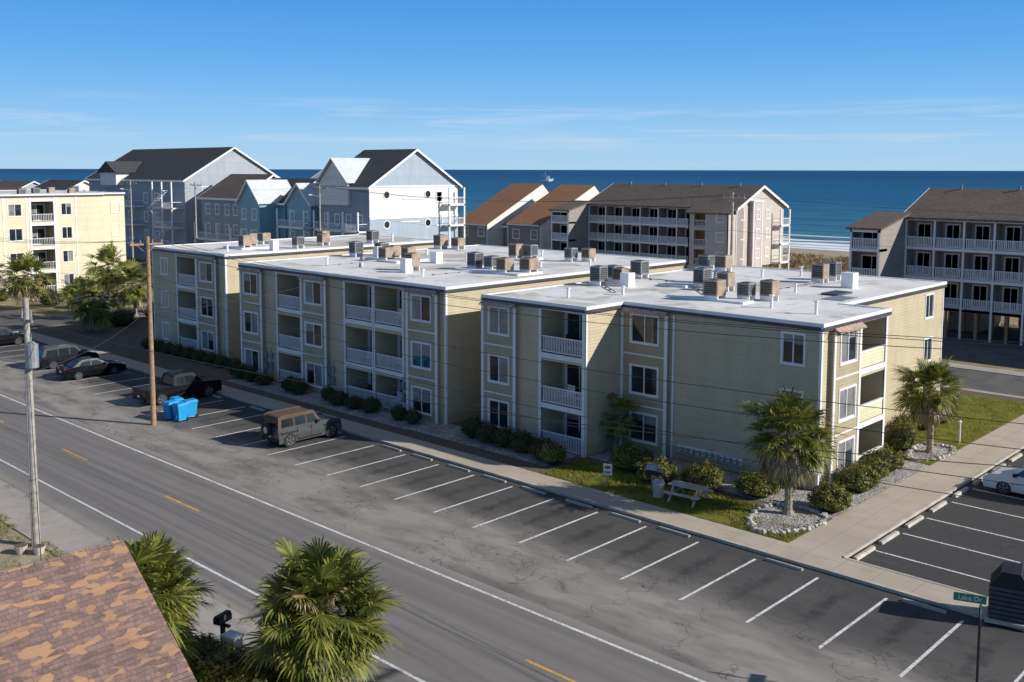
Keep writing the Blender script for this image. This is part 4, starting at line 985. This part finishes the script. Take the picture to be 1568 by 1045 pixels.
# ------------------------------------------------------------------ utility poles & wires
def upole(x,y,h,mat='wood',arm=True,xf=False,r=.15,armdir=0,light=False):
    g=G('utility_pole'); g('pole',mat).cyl((0,0,-.2),(.0,0,h),r,r*.66,12)
    if arm:
        a=g('crossarm',mat); ca,sa=math.cos(armdir),math.sin(armdir)
        T=lambda s,d,z:(s*ca-d*sa,s*sa+d*ca,z)
        a.box(-1.1,1.1,.12,.24,h-.55,h-.43,T)
        for s in(-1,-.4,.4,1): g('insulators','acgray').cyl(T(s,.18,h-.43),T(s,.18,h-.2),.05,.035,8)
        g('braces','steel').cyl(T(-.7,.18,h-.5),T(0,.16,h-1.1),.015); g('braces','steel').cyl(T(.7,.18,h-.5),T(0,.16,h-1.1),.015)
    if xf:
        g('transformer','steel').cyl((.42,.0,h-2.9),(.42,0,h-1.9),.26,n=14); g('transformer','steel').cyl((.42,0,h-1.9),(.42,0,h-1.8),.2,.1,12)
        g('bushings','acgray').cyl((.35,0,h-1.85),(.35,0,h-1.5),.04); g('mount','steel').box(.1,.25,-.05,.05,h-2.7,h-2.1)
        g('cutouts','acgray').box(-.6,.6,-.05,.05,h-1.0,h-.9); g('cutouts','acgray').cyl((-.5,0,h-.9),(-.45,0,h-.5),.05); g('cutouts','acgray').cyl((.5,0,h-.9),(.45,0,h-.5),.05)
        g('conduit','steel').cyl((.0,-r,.0),(0,-r*.8,h-3),.04)
    if light:
        g('lamp_arm','steel').cyl((0,0,h-1.6),(.2,-1.4,h-1.3),.03); g('lamp_head','steel').box(.1,.35,-1.9,-1.35,h-1.38,h-1.22)
    for z in(2.4,3.0): g('pole_bands','steel').cyl((0,0,z),(0,0,z+.06),r*1.02,n=12)
    g.done((x,y,0))
upole(-59.6,29.9,12.0,'wood',True,False,.17,math.pi/2,False)
upole(-43.6,16.4,10.8,'woodg',False,True,.17)
upole(-3.5,29.9,11.8,'wood',True,False,.17,math.pi/2)
for x in(-46,-106,-137,-157.5): upole(x,76.4,14.3,'woodg',True,False,.15,.0 if x>-100 else .3,x<-100)
upole(-116,29.9,11.5,'wood',True,False,.16,math.pi/2)
def wires(name,segs,r=.012):
    cu=D.curves.new(name,'CURVE'); cu.dimensions='3D'; cu.bevel_depth=r; cu.bevel_resolution=1
    for a,b_,sag in segs:
        sp=cu.splines.new('POLY'); n=20; sp.points.add(n)
        for i in range(n+1):
            t=i/n; p=Vector(a).lerp(Vector(b_),t); p.z-=sag*4*t*(1-t); sp.points[i].co=(*p,1)
    o=D.objects.new(name,cu); COL.objects.link(o); cu.materials.append(M['wire'])
segs=[]
for dy,z in((-1,11.8),(.4,11.75),(1,11.8),(0,9.6),(0,8.9),(.1,7.9),(-.1,7.3)):
    segs.append(((-59.6,29.9+dy,z),(-3.5,29.9+dy,z-.1),1.1+random.uniform(0,.4))); segs.append(((-59.6,29.9+dy,z),(-116,29.9+dy,z-.3),1.1))
segs+=[((-43.6,16.4,10.4),(-59.6,29.9,9.6),.4),((-43.6,16.4,9.8),(-3.5,29.9,8.6),1.0),((-43.6,16.4,8.0),(-110,14,8),1.2),((-43.6,16.4,9.9),(-110,14,10),1.2),((-43.6,16.4,7.6),(-59.6,29.9,7.5),.5),
 ((-59.6,29.9,7.2),(-59.2,42.6,8.2),.3),((-43.6,16.4,7.5),(-26.3,10,5.4),.3)]
wires('overhead_wires',segs)
segs=[((-46+a,76.4,14.1),(-106+a,76.4,14.1),1.2) for a in(-.9,.4,.9)]+[((-106,76.4,11.5),(-157,76.4,11.5),.8),((-106,76.4,14),(-157,76.4,14),.8),((-46,76.4,11),(20,76.4,11),1.0),((-46,76.4,14),(20,76.4,14),1.0),((-46,76.4,11),(-106,76.4,11),1.2)]
wires('overhead_wires',segs,.012)
# ------------------------------------------------------------------ street furniture
def rbin(x,y,rot):
    g=G('recycling_bin'); b=g('bin_body','bluebin')
    b.mesh([(-.26,-.3,.1),(.26,-.3,.1),(.26,.3,.1),(-.26,.3,.1),(-.33,-.4,1.05),(.33,-.4,1.05),(.33,.38,1.05),(-.33,.38,1.05)],[(0,1,2,3),(0,1,5,4),(1,2,6,5),(2,3,7,6),(3,0,4,7)])
    g('bin_lid','bluebin').mesh([(-.36,-.44,1.05),(.36,-.44,1.05),(.36,.42,1.08),(-.36,.42,1.08),(-.28,-.34,1.17),(.28,-.34,1.17),(.28,.36,1.2),(-.28,.36,1.2)],[(0,1,5,4),(1,2,6,5),(2,3,7,6),(3,0,4,7),(4,5,6,7)])
    g('bin_handle','bluebin').cyl((-.25,.46,1.02),(.25,.46,1.02),.025)
    for s in(-1,1): g('bin_wheels','rubber').cyl((s*.24,.33,.12),(s*.31,.33,.12),.12,n=12)
    for k in(-.12,.12): g('bin_ribs','bluebin').box(k-.02,k+.02,-.40,-.33,.3,.9)
    g.done((x,y,0),rot,bevel={'bin_body':.03})
rbin(-60.2,31.4,.2); rbin(-59.3,31.6,.1); rbin(-60.9,32.2,1.5); rbin(-59.7,32.5,-.1)
def picnic(x,y,rot):
    g=G('picnic_table'); t=g('table_top','conc')
    for i in range(5): t.box(-.95,.95,-.38+i*.155,-.38+i*.155+.14,.72,.76)
    for s in(-1,1):
        for i in range(2): g('bench','conc').box(-.95,.95,s*.72-.14+i*.145,s*.72-.01+i*.145,.43,.47)
    for x_ in(-.65,.65):
        g('legs','conc').box(x_-.04,x_+.04,-.38,.38,.66,.72); g('legs','conc').box(x_-.04,x_+.04,-.85,.85,.37,.43)
        for s in(-1,1): g('legs','conc').mesh([(x_-.04,s*.25,.68),(x_+.04,s*.25,.68),(x_+.04,s*.75,.0),(x_-.04,s*.75,.0),(x_-.04,s*.35,.68),(x_+.04,s*.35,.68),(x_+.04,s*.85,.0),(x_-.04,s*.85,.0)],[(0,1,2,3),(4,5,6,7),(0,3,7,4),(1,2,6,5)])
    g.done((x,y,.12),rot)
picnic(-26.6,40.7,.1)
g=G('pedestal_grill'); g('post','steel').cyl((0,0,0),(0,0,.95),.05); g('fire_box','blackp').box(-.28,.28,-.22,.22,.95,1.2); g('hood','steel').mesh([(-.3,-.24,1.2),(.3,-.24,1.2),(.3,.24,1.2),(-.3,.24,1.2),(-.25,-.1,1.42),(.25,-.1,1.42),(.25,.24,1.42),(-.25,.24,1.42)],[(0,1,5,4),(1,2,6,5),(2,3,7,6),(3,0,4,7),(4,5,6,7)]); g('shelf','steel').box(.28,.55,-.2,.2,1.14,1.17); g.done((-28.6,40.5,.12),.3)
g=G('trash_can'); g('can','conc').cyl((0,0,0),(0,0,.75),.27,.30,16); g('lid','steel').cyl((0,0,.75),(0,0,.9),.31,.2,16); g.done((-28.0,40.2,.12))
g=G('notice_sign'); g('post','steel').box(-.03,.03,-.02,.02,0,1.15); g('panel','signw').box(-.22,.22,-.045,-.02,.62,1.2); g('text_block','signr').box(-.15,.15,-.05,-.046,.95,1.1); g('text_block','acgray').box(-.15,.15,-.05,-.046,.72,.82); g.done((-30.8,39.7,.1),.5)
g=G('garden_post_light'); g('post','white').cyl((0,0,0),(0,0,1.3),.06,n=8); g('cap','white').cyl((0,0,1.3),(0,0,1.42),.12,.02,8); g.done((-20.8,60.6,.1))
g=G('trash_receptacle'); g('enclosure','blackp').box(-.62,.62,-.55,.55,.12,1.35); 
g('hood','blackp').prism([(-.64,1.35),(.64,1.35),(.36,1.9),(-.26,1.9)],'y',-.57,.57)
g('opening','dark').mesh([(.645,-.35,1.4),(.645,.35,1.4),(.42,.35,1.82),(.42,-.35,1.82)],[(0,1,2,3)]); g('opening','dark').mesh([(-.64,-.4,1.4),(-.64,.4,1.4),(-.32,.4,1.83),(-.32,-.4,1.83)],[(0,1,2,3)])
for i in range(7): g('slats','flash').box(-.64,.64,-.58,-.56,.18+i*.17,.30+i*.17); g('slats','flash').box(-.65,-.63,-.53,.53,.18+i*.17,.30+i*.17)
g('base','conc').box(-.75,.75,-.7,.7,0,.12); g.done((-10.95,37.7,.1),.25)
g=G('street_name_sign'); g('post','blackp').cyl((0,0,0),(0,0,3.25),.04,n=10)
g('blade_one','green').box(-.75,.15,-.012,.012,3.3,3.55); g('blade_two','green').box(-.012,.012,-.55,.35,3.02,3.26)
g('blade_border','signw').box(-.76,-.75,-.013,.013,3.3,3.55); g('logo_panel','signw').box(-.0165,-.0125,-.55,-.35,3.03,3.25); g('logo_panel','signw').box(.0125,.0165,-.55,-.35,3.03,3.25); g('bracket','steel').cyl((0,0,3.25),(0,0,3.32),.03)
e=g.done((-9.7,30.7,0),math.radians(20))
def txt(name,s,loc,rot,size,parent):
    c=D.curves.new(name,'FONT'); c.body=s; c.size=size; c.extrude=.002; c.align_x='CENTER'; c.align_y='CENTER'
    o=D.objects.new(name,c); COL.objects.link(o); o.location=loc; o.rotation_euler=rot; o.parent=parent; c.materials.append(M['signw'])
txt('lettering','Lake Dr',(-.3,-.016,3.42),(math.pi/2,0,0),.2,e); txt('lettering','Ocean',(.016,.0,3.14),(math.pi/2,0,math.pi/2),.17,e)
for x,y in((-29.3,16.9),):
    g=G('mailbox'); g('post','blackp').box(-.06,.06,-.06,.06,0,1.15); g('arm','blackp').box(-.3,.3,-.05,.05,.95,1.03)
    g('box','blackp').prism([(-.14,1.1),(.14,1.1),(.14,1.28),(.08,1.38),(-.08,1.38),(-.14,1.28)],'y',-.3,.3); g('flag','steel').box(.145,.155,-.1,.0,1.2,1.38); g.done((x,y,0),.3)
g=G('utility_pedestal'); g('cabinet','signw').box(-.28,.28,-.2,.2,.02,1.05); g('cabinet_cap','signw').box(-.31,.31,-.23,.23,1.05,1.12); g.done((-28.2,16.6,0),.2,bevel={'cabinet':.03})
for x,y,h in((-30.9,16.0,.8),(-30.4,15.8,.6)):
    g=G('wooden_bollard'); g('post','blackp').cyl((0,0,0),(0,0,h),.12,.1,10); g('cap','blackp').cyl((0,0,h),(0,0,h+.06),.14,.08,10); g.done((x,y,0))
for x,y in((-42.6,16.1),(-43.2,15.6)):
    g=G('flower_pot'); g('pot','conc').cyl((0,0,0),(0,0,.35),.18,.28,12); g('soil','mulch').cyl((0,0,.34),(0,0,.36),.25,n=12); g.done((x,y,.05))
g=G('fishing_boat')
g('hull','signw').mesh([(-9,-2.6,1),(-9,2.6,1),(-9,-3,2.6),(-9,3,2.6),(4,-3,-.2),(4,3,-.2),(4,-3.2,3),(4,3.2,3),(10,0,.5),(11,0,4.4),(-9,-2,-.5),(-9,2,-.5)],[(10,11,1,0),(0,1,3,2),(0,2,6,4),(1,3,7,5),(4,6,9,8),(5,7,9,8),(2,3,7,6),(6,7,9),(10,0,4),(11,1,5),(10,11,5,4)])
g('cabin','signw').box(0,5.5,-2,2,3,6); g('cabin_windows','glass').box(5.5,5.6,-1.8,1.8,4.4,5.5); g('wheelhouse','signw').box(1.5,4.5,-1.6,1.6,6,8)
g('mast','steel').cyl((-1,0,3),(-1,0,14),.3); g('outriggers','steel').cyl((-1,0,4),(-3,-11,11),.22); g('outriggers','steel').cyl((-1,0,4),(-3,11,11),.22); g('boom','steel').cyl((-1,0,6),(-9,0,10),.2)
g.done((-961,1087,-.5),.6)
# ------------------------------------------------------------------ world, sun, camera
SX,SY=.885,.465; az=math.atan2(SX,SY); el=math.radians(26.0)
w=D.worlds.new('World'); SC.world=w; w.use_nodes=True; nt=w.node_tree; bg=nt.nodes['Background']
sky=nt.nodes.new('ShaderNodeTexSky'); sky.sky_type='NISHITA'; sky.sun_disc=False; sky.sun_elevation=el; sky.sun_rotation=az; sky.altitude=20; sky.air_density=1.0; sky.dust_density=.3; sky.ozone_density=2.0
nt.links.new(sky.outputs[0],bg.inputs[0]); bg.inputs[1].default_value=.13
tc=nt.nodes.new('ShaderNodeTexCoord'); mp=nt.nodes.new('ShaderNodeMapping'); mp.inputs['Scale'].default_value=(1.8,1.8,34); nt.links.new(tc.outputs['Generated'],mp.inputs[0])
nz=nt.nodes.new('ShaderNodeTexNoise'); nz.inputs['Scale'].default_value=2.4; nz.inputs['Detail'].default_value=6; nz.inputs['Roughness'].default_value=.62; nz.inputs['Distortion'].default_value=.4; nt.links.new(mp.outputs[0],nz.inputs['Vector'])
def cramp(stops,src):
    r=nt.nodes.new('ShaderNodeValToRGB'); e=r.color_ramp
    while len(e.elements)<len(stops): e.elements.new(.5)
    for q,(p,c) in zip(e.elements,stops): q.position=p; q.color=(*c,1) if isinstance(c,tuple) else (c,c,c,1)
    nt.links.new(src,r.inputs[0]); return r.outputs[0]
sp=nt.nodes.new('ShaderNodeSeparateXYZ'); nt.links.new(tc.outputs['Generated'],sp.inputs[0]); Z=sp.outputs[2]
grad=cramp([(0,(.40,.65,.88)),(.025,(.35,.62,.90)),(.07,(.20,.50,.90)),(.11,(.115,.41,.86)),(.17,(.055,.31,.79)),(.30,(.05,.18,.44)),(.6,(.10,.14,.25)),(1,(.12,.14,.20))],Z)
cl=cramp([(.50,0),(.72,.75)],nz.outputs['Fac'])
msk=cramp([(0,.1),(.02,.4),(.035,.8),(.055,.7),(.075,0)],Z)
mm=nt.nodes.new('ShaderNodeMath'); mm.operation='MULTIPLY'; nt.links.new(cl,mm.inputs[0]); nt.links.new(msk,mm.inputs[1])
mx=nt.nodes.new('ShaderNodeMix'); mx.data_type='RGBA'; nt.links.new(mm.outputs[0],mx.inputs[0]); nt.links.new(grad,mx.inputs[6]); mx.inputs[7].default_value=(.66,.76,.88,1)
b2=nt.nodes.new('ShaderNodeBackground'); nt.links.new(mx.outputs[2],b2.inputs[0]); b2.inputs[1].default_value=1.0
ms=nt.nodes.new('ShaderNodeMixShader'); ms.inputs[0].default_value=.95; nt.links.new(bg.outputs[0],ms.inputs[1]); nt.links.new(b2.outputs[0],ms.inputs[2]); nt.links.new(ms.outputs[0],nt.nodes['World Output'].inputs[0])
sd=Vector((math.cos(el)*SX,math.cos(el)*SY,math.sin(el))).normalized()
sl_=D.lights.new('sun','SUN'); sl_.energy=5; sl_.angle=math.radians(.5); sl_.color=(1,.96,.89)
so=D.objects.new('sun',sl_); COL.objects.link(so); so.rotation_euler=sd.to_track_quat('Z','Y').to_euler(); so.location=(50,0,60)
cam=D.cameras.new('camera'); co=D.objects.new('camera',cam); COL.objects.link(co); SC.camera=co
cam.sensor_width=36; cam.lens=1540/1568*36; cam.shift_y=-112.5/1568; cam.clip_end=200000; cam.clip_start=.5
Rm=Matrix.Rotation(math.radians(43.4),4,'Z')@Matrix.Rotation(math.radians(90-5.56),4,'X')@Matrix.Rotation(math.radians(.12),4,'Z')
co.matrix_world=Matrix.Translation((0,0,16.2))@Rm
SC.view_settings.view_transform='Standard'; SC.view_settings.look='None'; SC.view_settings.exposure=0
